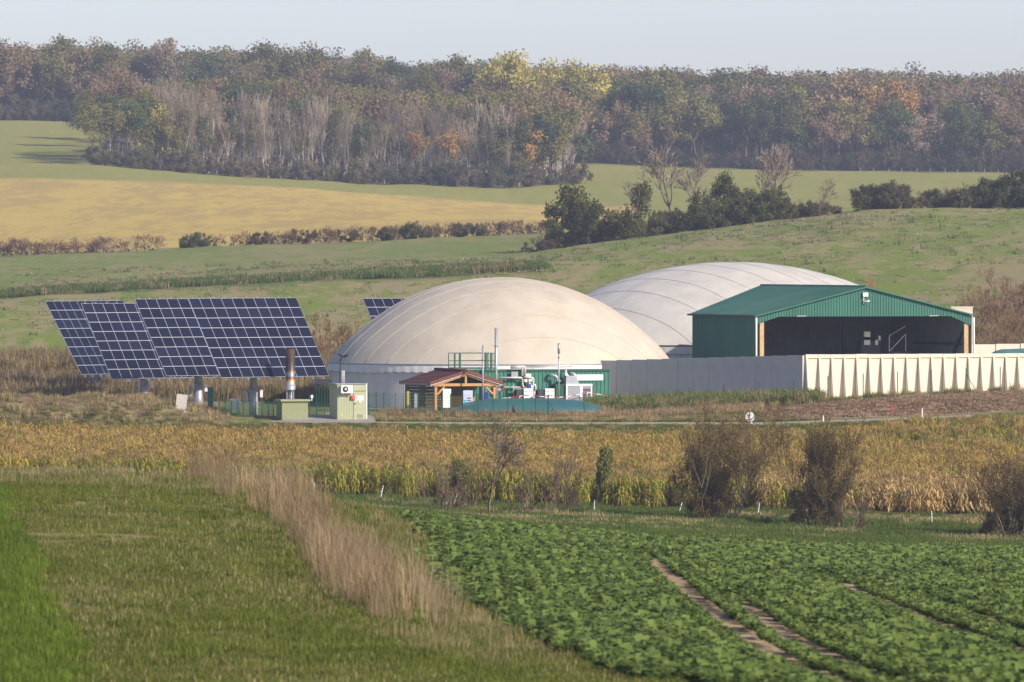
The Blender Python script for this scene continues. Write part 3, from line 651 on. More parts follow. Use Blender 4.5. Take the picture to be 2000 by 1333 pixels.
for xx, yy, cc in zip(X, Y, C):
    wp.append((xx, yy)); wi.append(12 + random.randint(0, 1) if random.random() < .72 else random.choice([0, 1, 2, 3, 4, 5])); ws.append(random.uniform(.75, 1.05))
wp = np.array(wp)
scatter('woodland', 'autumn woodland covering the hill to the skyline', on_ground(wp[:, 0], wp[:, 1], -.3), protos, m_herb, sc=np.array(ws), ix=np.array(wi))

# hedges and clumps of the middle distance
def bush(x, d, h, kind, label, group, tint=None, w_=1.0):
    p = random.choice(bu if kind == 'leafy' else bt)
    e = place_tree(p, G(x, d, -.1), label, group, 'bush', sc=h / 4, tint=((.105, .105, .045) if kind == 'leafy' else (.62, .52, .45)) if tint is None or (kind != 'leafy' and tint[0] < .3) else tint, name='hedge_bush', crown='foliage')
    e.scale.x *= w_; e.scale.y *= w_; return e
x = 365
while x < 1092:
    h = random.uniform(1.5, 2.2); bush(x, 1247 + random.uniform(-1, 2), h, random.choice(['leafy', 'twiggy', 'twiggy']), 'small bush in the hedge row below the stubble field', 'hedge bushes below the stubble field', None)
    x += random.uniform(11, 17) if x > 480 else random.uniform(26, 34)
for x in list(np.arange(-20, 215, 17)) + [242, 285]:
    bush(x, 1236, random.uniform(1.5, 2.5), 'twiggy', 'low bramble bush at the corner of the stubble field', 'bramble bushes of the stubble field', (.8, .6, .55), 1.3)
for x in np.arange(1045, 1645, 15):
    d = np.interp(x, [1040, 1300, 1640], [1085, 1102, 1112]); bush(x, d + random.uniform(0, 4), random.uniform(1.1, 2.5) * (1.15 if 1150 < x < 1560 else .8), random.choice(['leafy', 'leafy', 'twiggy']), 'dark bush in the tree clump on the crest', 'bushes of the clump on the crest', random.choice([(.09, .10, .04), (.13, .12, .05), (.12, .095, .05)]))
for x in list(np.arange(1690, 1752, 14)) + list(np.arange(1772, 1790, 10)) + list(np.arange(1808, 2080, 15)):
    s_ = 2.9 if x < 1752 else (1.4 if x < 1800 else np.interp(x, [1808, 1860, 1900, 2000], [1.9, 2.7, 2.4, 4.2])); bush(x, 1112 + random.uniform(0, 5), s_ * random.uniform(.85, 1.15), random.choice(['leafy', 'twiggy', 'leafy']), 'dark bush of the hedge on the right-hand crest', 'hedge bushes on the right-hand crest', random.choice([(.07, .08, .035), (.10, .085, .05)]))
e = place_tree(bu[1], G(1168, 1092, -.2), 'dense dark rounded tree at the end of the crest clump', None, sc=1.75, tint=(.10, .10, .035), name='hedge_tree'); e.scale.x *= .8; e.scale.y *= .8
place_tree(bu[2], G(1146, 1089, -.2), 'lower dark tree leaning out of the crest clump', None, sc=1.2, tint=(.075, .085, .03), name='hedge_tree')
place_tree(fo[0], G(1395, 1106, -.2), 'olive tree half hidden in the crest clump', None, sc=.38, tint=(.10, .10, .035), name='hedge_tree')
for x, s_, i, lb in ((1240, .6, 0, 'small spreading bare tree beside the dark rounded one'), (1318, .92, 1, 'tall bare tree with fan-shaped crown in the crest clump'), (1355, .82, 0, 'bare tree close behind the fan-shaped one'), (1478, .75, 0, 'bare tree with drooping ivy trunk on the crest'), (1515, .82, 1, 'wide bare tree at the far end of the crest clump'), (1600, .4, 0, 'thin bare sapling on the crest')):
    place_tree(bo[i], G(x, 1104, -.2), lb, None, sc=s_, tint=(1, 1, 1), name='bare_tree')
for x in (1390, 1440, 1465, 1500): place_tree(bu[0], G(x, 1100, 0), 'ivy-covered dark bush below the bare crest trees', 'ivy bushes on the crest', 'bush', sc=.95, tint=(.09, .095, .035), name='ivy_bush', crown='foliage')
for x, d, h, tn, lb in ((1690, 790, 3.3, (1.0, .75, .5), 'rounded brown bush behind the hangar roof'), (1650, 792, 2.6, (.95, .75, .5), 'smaller brown bush beside the dome behind the hangar'), (1735, 770, 2.6, (1.0, .78, .55), 'low brown bush over the hangar ridge'), (1985, 760, 4.2, (1.1, .9, .7), 'tall twiggy thicket beyond the hangar corner'), (1945, 735, 2.8, (1., .8, .6), 'twiggy thicket close to the hangar corner'), (130, 690, 2.6, (.9, .8, .5), 'dark bush under the outermost tracker'), (660, 745, 3.4, (1.0, .8, .5), 'brown bush between tracker and pale dome'), (625, 730, 2.8, (1.0, .78, .5), 'brown bush behind the flare stack'), (1925, 715, 2.2, (.8, .7, .5), 'low thicket above the far concrete wall'), (1975, 715, 2.4, (.8, .7, .5), 'low thicket beside the green silage cover')):
    e = place_tree(random.choice(bt), G(x, d, -.1), lb, None, 'bush', sc=h / 4, tint=tn, name='scrub_bush', crown='foliage'); e.scale.x *= 1.35
# hedge line in front of the maize
e = place_tree(tree_proto('young_bare_tree', 5.4, .26, 5, 3, .74, .76, .10, twig=(0.19, 0.15, 0.105), bark=(0.20, 0.165, 0.125), up=.06, rscale=2.2), G(955, 505, -.05), 'young bare tree with spreading crown in front of the maize', None, name='bare_tree')
hb_ = [tree_proto('hedge_bush', 5.6, .24, 4, 3, .55, .74, .04, twig=(0.175, 0.14, 0.085), stems=40, up=.24, bark=(0.20, 0.155, 0.12), rscale=1.3, base=.18, slean=(.0, .7), leaf=(0.14, 0.11, 0.045), leaf_n=1, leaf_s=.05, leaf_sd=.12) for _ in range(2)]
for x, d, h, wv, p, lb in ((1400, 503, 5.7, .95, 0, 'big reddish twiggy bush below the round sign'), (1598, 500, 5.5, .8, 1, 'big dark twiggy bush beside dried maize'), (1975, 495, 4.5, 1.15, 0, 'wide dark bush at the end of the dried maize'), (1665, 499, 2.3, .8, 1, 'small bush at the foot of the big dark one'),
                        (868, 504, 2.6, .7, 1, 'small dark shrub left of the young bare tree'), (905, 504, 1.9, .8, 0, 'low shrub by the trunk of the bare tree'), (1050, 505, 2.2, 1.0, 1, 'grey twiggy shrub behind a leaning stake'), (1098, 506, 3.6, .42, 0, 'slim upright brown shrub beside the dark conical one')):
    e = place_tree(hb_[p] if h > 4 else bt[p], G(x, d, -.05), lb, None, 'bush', sc=h / (5.6 if h > 4 else 4), tint=(.72, .66, .58), name='hedge_bush', crown='twigs'); e.scale.x *= wv; e.scale.y *= wv
cb = tree_proto('conical_shrub', 3.8, .62, 3, 5, .7, .42, .05, leaf=(0.10, 0.10, 0.03), leaf_n=8, leaf_s=.09, leaf_sd=.22, up=.05)
e = place_tree(cb, G(1160, 505, -.05), 'dark leafy conical shrub in the hedge line', None, 'bush', name='conical_shrub', crown='foliage'); e.scale.x *= .6; e.scale.y *= .6
e = place_tree(cb, G(872, 505, -.05), 'thin dark leafy shrub left of the bare tree', None, 'bush', sc=.72, name='conical_shrub', crown='foliage')
for x in (): place_tree(hb_[0], G(x, 243, -.05), 'low brown twiggy shrub on the crest of the track', 'shrubs on the track crest', 'bush', sc=.18, tint=(1, .9, .8), name='crest_shrub', crown='twigs')

# ------------------------------------------------------------------ materials of built things
m_mem = mat('cream_membrane', lin('#c8bdaa'), .65, var=.07, scale=.5); m_mem2 = mat('grey_white_membrane', lin('#d2ccc0'), .6, var=.08, scale=.5)
m_seam = mat('membrane_seam', lin('#c2b298'), .7, var=.1); m_seam2 = mat('grey_membrane_seam', lin('#bab3a8'), .7, var=.1)
m_skirt = mat('white_membrane_skirt', lin('#e8e6e2'), .6, var=.07, scale=1.2); m_wall = mat('pale_grey_cladding', lin('#d9d8d6'), .45, var=.06, scale=1.0)
m_hgreen = mat('green_cladding', lin('#2c6c5a'), .5, var=.10, scale=.7, stretch=(1, 1, .25)); m_roof = mat('green_roof_sheet', lin('#285549'), .55, var=.14, scale=.35)
m_cgreen = mat('container_green', lin('#3a7a66'), .45, var=.09, scale=.8); m_dgreen = mat('dark_green_steel', lin('#17573f'), .5, var=.08)
m_concl = mat('pale_concrete', lin('#e3d8c4'), .9, var=.09, scale=.9, stretch=(1, 1, .4)); m_concg = mat('cast_concrete', lin('#c6c1ba'), .9, var=.08, scale=.7, stretch=(1, 1, .4))
m_steel = mat('galvanised_steel', lin('#b4b6b8'), .4, .4, var=.12, scale=4); m_dark = mat('dark_steel', lin('#3a3d42'), .6, var=.1); m_white = mat('white_paint', lin('#f2f1ec'), .5, var=.03)
m_timber = mat('larch_timber', lin('#c99a63'), .75, var=.15, scale=2.5, stretch=(1, 1, 6)); m_dtim = mat('weathered_boards', lin('#6b5a4a'), .85, var=.15, scale=2, stretch=(6, 1, 1))
m_tile = mat('clay_roof_tile', lin('#7d4c40'), .85, var=.16, scale=3.0); m_grey = mat('grey_sheet_metal', lin('#9ba0a6'), .45, .2, var=.06); m_olive = mat('olive_paint', lin('#8a9068'), .6, var=.06); m_cab = mat('sage_green_paint', lin('#aab08e'), .55, var=.05)
m_red = mat('signal_red', lin('#d8232a'), .5, var=.04); m_blue = mat('ink_blue', lin('#27368f'), .6, var=.04); m_cyan = mat('light_blue_ink', lin('#48b4d8'), .6, var=.04); m_lime = mat('lime_ink', lin('#a6cf4a'), .6, var=.04); m_yel = mat('yellow_paint', lin('#f2d20c'), .5, var=.04)
m_post = mat('ochre_post', lin('#c4b088'), .7, var=.1, col2=lin('#b98f5c')); m_pvc = mat('bladder_membrane', lin('#3f6c68'), .4, var=.10, scale=.6, col2=lin('#375f66')); m_wood = mat('grey_stake_wood', lin('#8d7f6c'), .9, var=.15)
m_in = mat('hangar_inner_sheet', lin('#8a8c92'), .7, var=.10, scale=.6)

# ------------------------------------------------------------------ the two gas domes
prof_r = np.array([0, 45, 84, 123, 162, 201, 252, 306, 336]) / 336.; prof_h = np.array([167, 164.5, 158, 148.5, 134.5, 117, 83, 38, 0]) / 167.
def dome(name, xp, d, Rr, hh_, zr, mm, ms, seam_ang, sp, label):
    c = Vector((d * (xp - 1000) / F, d, hz(d * (xp - 1000) / F, d))); root = empty(name, c); zr = zr - c.z
    rr = np.linspace(0, 1, 41); 
    def pz(r): 
        r = min(max(r, 0), 1); return float(np.interp(r, PRs, PHs))
    # smooth profile
    fine = np.linspace(0, 1, 400); ph = np.interp(fine, prof_r, prof_h); ker = np.ones(41) / 41; pad = np.concatenate([ph[40:0:-1], ph, ph[-1] + (ph[-1] - ph[-41:-1][::-1])]); ph = np.convolve(pad, ker, 'same')[40:440]; ph[-1] = 0
    global PRs, PHs
    PRs, PHs = fine, ph / ph[0]
    MB().lathe([(Rr * r, zr + hh_ * pz(r)) for r in rr[::-1]], 128).build('membrane', mm, root, True)
    m_ = Vector((math.sin(R(seam_ang)), -math.cos(R(seam_ang)), 0)); dv = Vector((math.cos(R(seam_ang)), math.sin(R(seam_ang)), 0))
    k = -int(Rr / sp)
    while k * sp < Rr:
        off = (k + .42) * sp; k += 1
        if abs(off) > Rr * .97: continue
        half = math.sqrt(Rr * Rr - off * off) * .995; pts = []
        for j in range(49):
            tt = -half + 2 * half * j / 48; q = m_ * off + dv * tt; pts.append((q.x, q.y, zr + hh_ * pz(q.length / Rr) + .006))
        MB().tube(pts, .022, 6).build('seam', ms, root, True)
    # clamp rail, hanging skirt with a wavy hem, ribbed wall
    MB().lathe([(Rr + .02, zr - .05), (Rr + .06, zr - .03), (Rr + .06, zr + .03), (Rr, zr + .05)], 128).build('clamp_rail', m_dark if mm is m_mem2 else m_grey, root, True)
    n = 420; mb = MB(); vs_ = []
    for k in range(n):
        a = 2 * math.pi * k / n; wv = .5 + .5 * math.sin(k * 1.571) ; hem = zr - .58 - .07 * abs(math.sin(k * .785)) - .04 * math.sin(k * .13)
        for r, z in ((Rr + .01, zr - .03), (Rr + .05 + .02 * wv, zr - .3), (Rr + .05 + .05 * wv, hem)): vs_.append((r * math.cos(a), r * math.sin(a), z))
    fs_ = [(k * 3 + j, ((k + 1) % n) * 3 + j, ((k + 1) % n) * 3 + j + 1, k * 3 + j + 1) for k in range(n) for j in range(2)]
    mb.raw(vs_, fs_); mb.build('skirt', m_skirt if mm is m_mem else m_mem2, root, True)
    n = 430; mb = MB(); vs_ = []
    for k in range(n):
        for j, q in ((0, 0.), (1, .30), (2, .5), (3, .80)):
            a = 2 * math.pi * (k + q) / n; r = Rr - .12 + (.045 if j in (1, 2) else 0)
            vs_ += [(r * math.cos(a), r * math.sin(a), -.6), (r * math.cos(a), r * math.sin(a), zr - .2)]
    N4 = n * 4; fs_ = [(2 * i, 2 * ((i + 1) % N4), 2 * ((i + 1) % N4) + 1, 2 * i + 1) for i in range(N4)]
    mb.raw(vs_, fs_); mb.build('ribbed_wall', m_wall, root)
    tag(root, label, 'gas dome'); return root
d1 = dome('gas_dome', 977, 656, 336 * 656 / F, 6.55, ZC - 643 * (713 - HR) / F, m_mem, m_seam, 16, 2.1, 'cream membrane gas dome on ribbed wall behind the timber shelter')
d2 = dome('gas_dome', 1432, 706, 425 * 706 / F, 6.75, ZC - 689 * (676 - HR) / F, m_mem2, m_seam2, -50, 2.6, 'larger grey-white gas dome partly hidden by the hangar')
# lamp on the dome wall
def at(xp, row, d, root): return PX(xp, row, d) - root.location
q = empty('yard_lamp', G(664, 640.5))
a = PX(664, 735, 640.5) - q.location; b_ = PX(665, 702, 640.5) - q.location
MB().tube([(0, 0, 0), a, b_, PX(670, 697, 640.5) - q.location, PX(675, 695, 640.3) - q.location], .045, 8).build('pole', m_dark, q, True)
for x1, r1, x2, r2 in ((662, 692, 669, 697), (673, 697, 679, 693)): MB().beam(PX(x1, r1, 640.2) - q.location, PX(x2, r2, 640.0) - q.location, .22, .10).build('lamp_head', m_dark, q)
tag(q, 'dark two-headed yard lamp in front of the cream dome', 'lamp')

# ------------------------------------------------------------------ hangar
AL = R(20); hd = 660.0; sc_ = F / hd
root = empty('hangar', G(1477, hd)); Hg = root.location
hx = Vector((math.cos(AL), math.sin(AL), 0)); hy = Vector((-math.sin(AL), math.cos(AL), 0)); up = Vector((0, 0, 1))
Wd = 427 / sc_ / math.cos(AL); De = 118 / sc_ / math.sin(AL); Dr = 185 / sc_ / math.sin(AL)
ze = ZC - hd * (617 - HR) / F - Hg.z; zp = ZC - (hd + 3) * (562 - HR) / F - Hg.z; zb = ZC - hd * (619 - HR) / F - Hg.z
def hp_(u, v, z): return hx * u + hy * v + up * z
def depth_at(u): return De + (Dr - De) * min(u / (Wd / 2), 1)      # the rear wall runs askew
def rz_(u): return ze + (zp - ze) * (1 - abs(u - Wd / 2) / (Wd / 2))
def ribbed(a, b, z0, z1, out, pitch, dep, name, m, z0f=None, z1f=None, parent=root):
    """profiled sheet from a to b (ground points), z limits may vary along it"""
    L = (b - a).length; n = max(2, int(L / pitch)); mb = MB(); vs_ = []
    for i in range(n):
        for q_, o_ in ((0, 0), (.55, 0), (.65, dep), (.90, dep)):
            f = (i + q_) / n; p = a.lerp(b, f) + out * o_; lo = z0f(f) if z0f else z0; hi = z1f(f) if z1f else z1
            vs_ += [(p.x, p.y, lo), (p.x, p.y, hi)]
    p = b; vs_ += [(p.x, p.y, z0f(1) if z0f else z0), (p.x, p.y, z1f(1) if z1f else z1)]
    N = len(vs_) // 2; mb.raw(vs_, [(2 * i, 2 * i + 2, 2 * i + 3, 2 * i + 1) for i in range(N - 1)]); return mb.build(name, m, parent)
ribbed(hp_(0, De, 0), hp_(0, .0, 0), -.5, ze - .02, -hx, .30, .05, 'side_wall', m_hgreen)
ribbed(hp_(Wd, -0.22, 0), hp_(Wd, De + 2, 0), -.5, ze - .02, hx, .30, .05, 'side_wall', m_in)
ribbed(hp_(0.05, De, 0), hp_(Wd / 2, Dr, 0), -.5, 0, -hy, .33, .05, 'rear_wall', m_in, z1f=lambda f: ze - .1 + (zp - ze) * f)
ribbed(hp_(Wd / 2, Dr, 0), hp_(Wd, De + 2, 0), -.5, 0, -hy, .33, .05, 'rear_wall', m_in, z1f=lambda f: zp - .1 - (zp - ze) * f)
zlo = lambda f: zb + (-.55 * max(0, 1 - f / .10) if f < .10 else (-.75 * max(0, (f - .90) / .10) if f > .90 else 0))
ribbed(hp_(0, -.25, 0), hp_(Wd, -.25, 0), 0, 0, -hy, .23, .045, 'gable_fascia', m_hgreen, z0f=zlo, z1f=lambda f: rz_(f * Wd) - .05)
def roof_plane(u0, u1, ov0, nm):
    mb = MB(); n = 44; vs_ = []
    for i in range(n + 1):     # ribs run from ridge to eave
        f = i / n
        for q_, dz in ((0, 0), (.5, 0), (.62, .05), (.88, .05)):
            ff = min((i + q_) / n, 1)
            for u in (u0, u1):
                v = -.45 + ff * (.45 + (depth_at(u if u <= Wd / 2 else Wd / 2) if u <= Wd / 2 else De + 2) + .3)
                p = hp_(u, v, rz_(u) + dz + .05); vs_.append(tuple(p))
            if i == n: break
    N = len(vs_) // 2; mb.raw(vs_, [(2 * i, 2 * i + 1, 2 * i + 3, 2 * i + 2) for i in range(N - 1)]); return mb.build(nm, m_roof, root)
roof_plane(-.25, Wd / 2, 0, 'roof'); roof_plane(Wd + .25, Wd / 2, 0, 'roof')
MB().tube([hp_(Wd / 2, -.5, zp + .08), hp_(Wd / 2, Dr + .2, zp + .08)], .10, 8).build('ridge_cap', m_hgreen, root, True)
MB().beam(hp_(-.28, -.5, ze - .02), hp_(-.28, De + .2, ze - .02), .16, .14).build('gutter', m_dark, root)
for u0, u1 in ((-.25, Wd / 2), (Wd + .25, Wd / 2)): MB().beam(hp_(u0, -.42, rz_(u0) + .02), hp_(u1, -.42, rz_(u1) + .02), .20, .10).build('verge_trim', m_hgreen, root)
for u in (.42, Wd - .42): MB().box(hp_(u, 0, zb / 2 - .3), (.34, .30, zb + .9), 0, Matrix.Rotation(AL, 3, 'Z')).build('portal_post', m_post, root)
for u in (-.12, Wd + .14): MB().tube([hp_(u, -.32, -.3), hp_(u, -.32, zb - .75), hp_(u, -.30, ze - .15)], .075, 8).build('downpipe', m_white, root, True)
fl = hp_(Wd / 2 - .05, -.42, zp - .55)
MB().box(fl, (.42, .16, .30), 0, Matrix.Rotation(AL, 3, 'Z')).build('flood_light', m_white, root)
MB().tube([fl + Vector((-.12, -.02, -.1)), fl + Vector((-.14, -.06, -.75))], .03, 6).tube([fl + Vector((-.14, -.06, -.55)), fl + Vector((.18, -.1, -.52)), fl + Vector((.32, -.12, -.48))], .07, 6).build('camera_bracket', m_white, root, True)
for u in (3.6, Wd - 3.3): MB().beam(hp_(u - .4, -.36, zb + .03), hp_(u + .4, -.36, zb + .05), .16, .07).build('strip_lamp', m_grey, root)
for u, v in ((Wd / 2 + 2.2, 9.5), (Wd / 2 + 4.6, 8.8)): MB().box(hp_(u, v, 3.0), (.32, .32, 7.0), 0, Matrix.Rotation(AL, 3, 'Z')).build('inner_column', m_dark, root)
for a, b_ in ((hp_(Wd - .15, .6, zb - .6), hp_(Wd - .15, 5.5, .5)), (hp_(Wd - .15, .3, 3.6), hp_(Wd - .15, 11, 3.6))): MB().beam(a, b_, .16).build('wind_brace', m_dark, root)
for z in (1.9, 3.9, 5.4):
    MB().beam(hp_(0.1, De - .15, z), hp_(Wd / 2, Dr - .2, z), .12).build('wall_rail', m_dark, root)
MB().poly([hp_(0, -.2, -.06), hp_(Wd, -.2, -.06), hp_(Wd, De + 2, -.06), hp_(Wd / 2, Dr, -.06), hp_(0, De, -.06)]).build('floor_slab', m_concg, root)
tag(root, 'dark green open-fronted hangar with low pitched roof', 'hangar')
# things inside the hangar and beside it
q = empty('access_stairs', Hg + hp_(Wd - 4.3, 5.0, 0), AL)
MB().beam((-.5, 0, 3.0), (.9, 0, 4.35), .06).beam((.9, 0, 4.35), (.9, 0, 3.0), .05).beam((-.5, 0, 3.0), (-.5, 0, 4.2), .05).beam((-.5, 0, 4.2), (.9, 0, 5.0), .04).build('railing', m_steel, q)
MB().box((.2, 0, 1.5), (1.9, 1.1, 3.0)).build('plinth', m_dark, q)
tag(q, 'steel stairs with railing inside the hangar', 'stairs')
q = empty('feed_machine', Hg + hp_(Wd - 6.2, 6.0, 0), AL)
MB().box((0, 0, 1.9), (1.6, 1.3, 3.8)).build('housing', m_dark, q)
for x_, z_, sx, sz in ((-.35, 4.35, .5, .42), (-.35, 3.7, .5, .38), (.45, 3.7, .2, .4), (.7, 4.05, .16, .34)): MB().box((x_, -.7, z_), (sx, .12, sz)).build('white_panel', m_white, q)
tag(q, 'dark machine with white panels inside the hangar', 'machine')
q = empty('white_silo_panel', G(1879, 690)); z0 = PX(1879, 601, 690) - q.location
MB().box((0, 0, z0.z / 2), (1.7, .5, z0.z)).box((0, 0, z0.z + .02), (1.8, .55, .12)).build('panel', m_concl, q); tag(q, 'pale flat panel showing above the hangar eave', 'panel')

# ------------------------------------------------------------------ concrete walls
corner = G(1570, 630); lw_end = G(1176, 645.5)
lw = empty('concrete_wall', corner); nP = 13
top0 = ZC - 630 * (694 - HR) / F; top1 = ZC - 645.5 * (705 - HR) / F
dirv = (lw_end - corner); dirv.z = 0; Lw = dirv.length; dirv.normalize(); nrm = Vector((dirv.y, -dirv.x, 0))
if nrm.y > 0: nrm = -nrm
ang = math.atan2(dirv.y, dirv.x)
for i in range(nP):
    f0, f1 = i / nP, (i + 1) / nP; c = dirv * (Lw * (f0 + f1) / 2); w_ = Lw / nP; zt = (top0 + (top1 - top0) * (f0 + f1) / 2) - corner.z
    jit_ = random.uniform(-.03, .03)
    MB().box((0, 0, (zt - 1) / 2), (w_ - .03, .22, zt + 1)).build('wall_panel', m_concg, lw, loc=c + nrm * jit_, rot=(random.uniform(-.006, .006), 0, ang + random.uniform(-.008, .008)))
MB().box((0, 0, (top1 - corner.z - 1) / 2), (2.2, .22, top1 - corner.z + 1)).build('end_panel', m_concg, lw, loc=dirv * (Lw + .55) + Vector((-.35, .9, 0)), rot=(0, 0, ang + R(62)))
tag(lw, 'smooth grey precast concrete wall in shade beside the domes', 'wall')
rw = empty('ribbed_concrete_wall', corner); ra = R(18); rdir = Vector((math.cos(ra), math.sin(ra), 0)); rn = Vector((math.sin(ra), -math.cos(ra), 0))
n = 24; pw = .985
for i in range(n):
    c = rdir * (pw * (i + .5) + .12); zt = ZC - (630 + c.y) * (np.interp(i, [0, 17, 24], [692.5, 690.5, 692]) - HR) / F - corner.z; base = hz(corner.x + c.x, corner.y + c.y) - corner.z - .4
    mb = MB(); hgt = zt - base
    mb.box((0, .10, base + hgt / 2), (pw - .02, .20, hgt)); mb.box((0, -.04, zt - .14), (pw - .02, .12, .28), top=(1, 1))
    # tapering rib on the left side of each unit
    x0, x1 = -pw / 2 + .03, -pw / 2 + .17
    mb.raw([(x0, 0, base), (x1, 0, base), (x1, 0, zt - .28), (x0, 0, zt - .28), (x0, -.62, base), (x1, -.62, base), (x1, -.12, zt - .28), (x0, -.12, zt - .28)], [(0, 4, 7, 3), (1, 2, 6, 5), (4, 5, 6, 7), (3, 7, 6, 2)])
    mb.build('ribbed_panel', m_concl, rw, loc=(c.x, c.y, random.uniform(-.015, .015)), rot=(0, 0, ra))
tag(rw, 'sunlit pale concrete wall with tapering ribs', 'wall')
fw = empty('far_concrete_wall', G(1905, 668))
for i in range(7):
    zt = ZC - 668 * (673 - HR) / F - fw.location.z
    MB().box((0, 0, zt / 2 - .2), (1.9, .25, zt + .4)).build('wall_panel', m_concl, fw, loc=(.6 + i * 1.95, i * .35, i * .03), rot=(0, 0, R(10)))
tag(fw, 'low pale concrete wall running on behind the hangar', 'wall')
q = empty('silage_cover', G(1960, 655)); mb = MB(); vs_ = []; nu, nv = 22, 8
zz = ZC - 650 * (683 - HR) / F - q.location.z
for i in range(nu + 1):
    for j in range(nv + 1):
        u = i / nu; v = j / nv; vs_.append((-3.4 + 12 * u, -3 + 6 * v, -.2 + (zz + .2) * (min(1, u * 4.0) ** .6) * (.86 + .14 * math.sin(v * math.pi)) + .07 * math.sin(u * 17) * v))
mb.raw(vs_, [(i * (nv + 1) + j, (i + 1) * (nv + 1) + j, (i + 1) * (nv + 1) + j + 1, i * (nv + 1) + j + 1) for i in range(nu) for j in range(nv)]); mb.build('tarpaulin', mat('green_tarpaulin', lin('#4f8a80'), .5), q, True)
tag(q, 'green tarpaulin over a silage heap behind the ribbed wall', 'tarpaulin')

# ------------------------------------------------------------------ solar trackers
m_cell = bpy.data.materials.new('solar_cells'); m_cell.use_nodes = True; t = m_cell.node_tree; b = t.nodes['Principled BSDF']
b.inputs['Roughness'].default_value = .2; b.inputs['Specular IOR Level'].default_value = .15
tc = t.nodes.new('ShaderNodeTexCoord'); wv = t.nodes.new('ShaderNodeTexWave'); wv.bands_direction = 'Y'; wv.inputs['Scale'].default_value = 2.02; wv.inputs['Distortion'].default_value = 0
t.links.new(tc.outputs['Object'], wv.inputs['Vector']); cr = t.nodes.new('ShaderNodeMapRange'); cr.inputs[1].default_value = .86; cr.inputs[2].default_value = 1.0
t.links.new(wv.outputs['Fac'], cr.inputs[0]); mx = t.nodes.new('ShaderNodeMix'); mx.data_type = 'RGBA'; mx.inputs[6].default_value = (.008, .010, .028, 1); mx.inputs[7].default_value = (.035, .038, .065, 1)
t.links.new(cr.outputs[0], mx.inputs[0])
oi = t.nodes.new('ShaderNodeObjectInfo'); mr = t.nodes.new('ShaderNodeMapRange'); mr.inputs[3].default_value = .8; mr.inputs[4].default_value = 1.25; t.links.new(oi.outputs['Random'], mr.inputs[0])
vm = t.nodes.new('ShaderNodeVectorMath'); vm.operation = 'SCALE'; t.links.new(mx.outputs[2], vm.inputs[0]); t.links.new(mr.outputs[0], vm.inputs['Scale']); t.links.new(vm.outputs[0], b.inputs['Base Color'])
m_frame = mat('module_frame', lin('#bfc1c8'), .4, .3, var=.04)
MW, MH = 2.20, .835
mb = MB(); mb.box((0, 0, 0), (MW - .01, MH - .01, .04), 0)
for sx in (-1, 1): mb.box((sx * (MW / 4 - .003), 0, .022), (MW / 2 - .042, MH - .055, .004), 1)
mod0 = mb.build('solar_module', [m_frame, m_cell]); mod_me = mod0.data; bpy.data.objects.remove(mod0)
rail0 = MB().box((0, 0, -.07), (.06, 8 * MH + .34, .07)).build('mounting_rail', m_steel); rail_me = rail0.data; bpy.data.objects.remove(rail0)
def tracker(xp, d, row_c, xc, phi, elev, label, base_dz=0):
    root = empty('solar_tracker', G(xp, d)); c = PX(xc, row_c, d) - root.location
    n_ = Vector((math.sin(R(phi)) * math.cos(R(elev)), -math.cos(R(phi)) * math.cos(R(elev)), math.sin(R(elev)))); h_ = Vector((math.cos(R(phi)), math.sin(R(phi)), 0)); u_ = n_.cross(h_); u_ = u_ if u_.z > 0 else -u_
    M = Matrix((h_, u_, n_)).transposed(); eul = M.to_euler()
    for i in range(5):
        for j in range(8):
            o = bpy.data.objects.new('solar_module', mod_me); COL.objects.link(o); o.parent = root; o.location = c + h_ * ((i - 2) * MW) + u_ * ((j - 3.5) * MH) + n_ * .1; o.rotation_euler = eul
    for i in range(10):
        o = bpy.data.objects.new('mounting_rail', rail_me); COL.objects.link(o); o.parent = root; o.location = c + h_ * ((i - 4.5) * MW / 2) + n_ * .06; o.rotation_euler = eul
    for s_ in (-1.6, 1.6): MB().beam(c - h_ * 5.2 + u_ * s_ - n_ * .18, c + h_ * 5.2 + u_ * s_ - n_ * .18, .16).build('cross_beam', m_steel, root)
    tp = c - n_ * .55
    MB().tube([(tp.x, tp.y, -.6), (tp.x, tp.y, 1.9)], .33, 20).build('lower_pole', m_steel, root, True)
    MB().tube([(tp.x, tp.y, 1.9), (tp.x, tp.y, tp.z)], [.29, .25], 20).build('upper_pole', m_steel, root, True)
    MB().tube([(tp.x, tp.y, tp.z - .35), (tp.x, tp.y, tp.z + .15)], .36, 16).beam(tp, c - n_ * .1, .5).build('slewing_head', m_dark, root)
    MB().box((tp.x - .62, tp.y - .1, 1.35), (.22, .4, .85)).build('control_box', m_grey, root); MB().box((tp.x + .58, tp.y - .1, 1.6), (.2, .35, .55)).build('junction_box', m_white, root)
    tag(root, label, 'solar tracker', 'dual-axis solar trackers'); return root
tracker(503, 622, 661, 504, 46, 31, 'foremost solar tracker right behind the burnt flare stack')
tracker(395, 640, 660, 396, 46, 31, 'solar tracker second behind the flare stack')
tracker(293, 655, 667, 290, 45, 31, 'solar tracker between the bank and two others')
tracker(195, 672, 660.5, 198, 59, 31, 'outermost solar tracker turned more steeply aside')
tracker(478, 690, 656, 476, 47, 31, 'solar tracker almost hidden behind the front ones')
tracker(835, 695, 653, 829, 46, 31, 'solar tracker peeping out behind the cream dome')

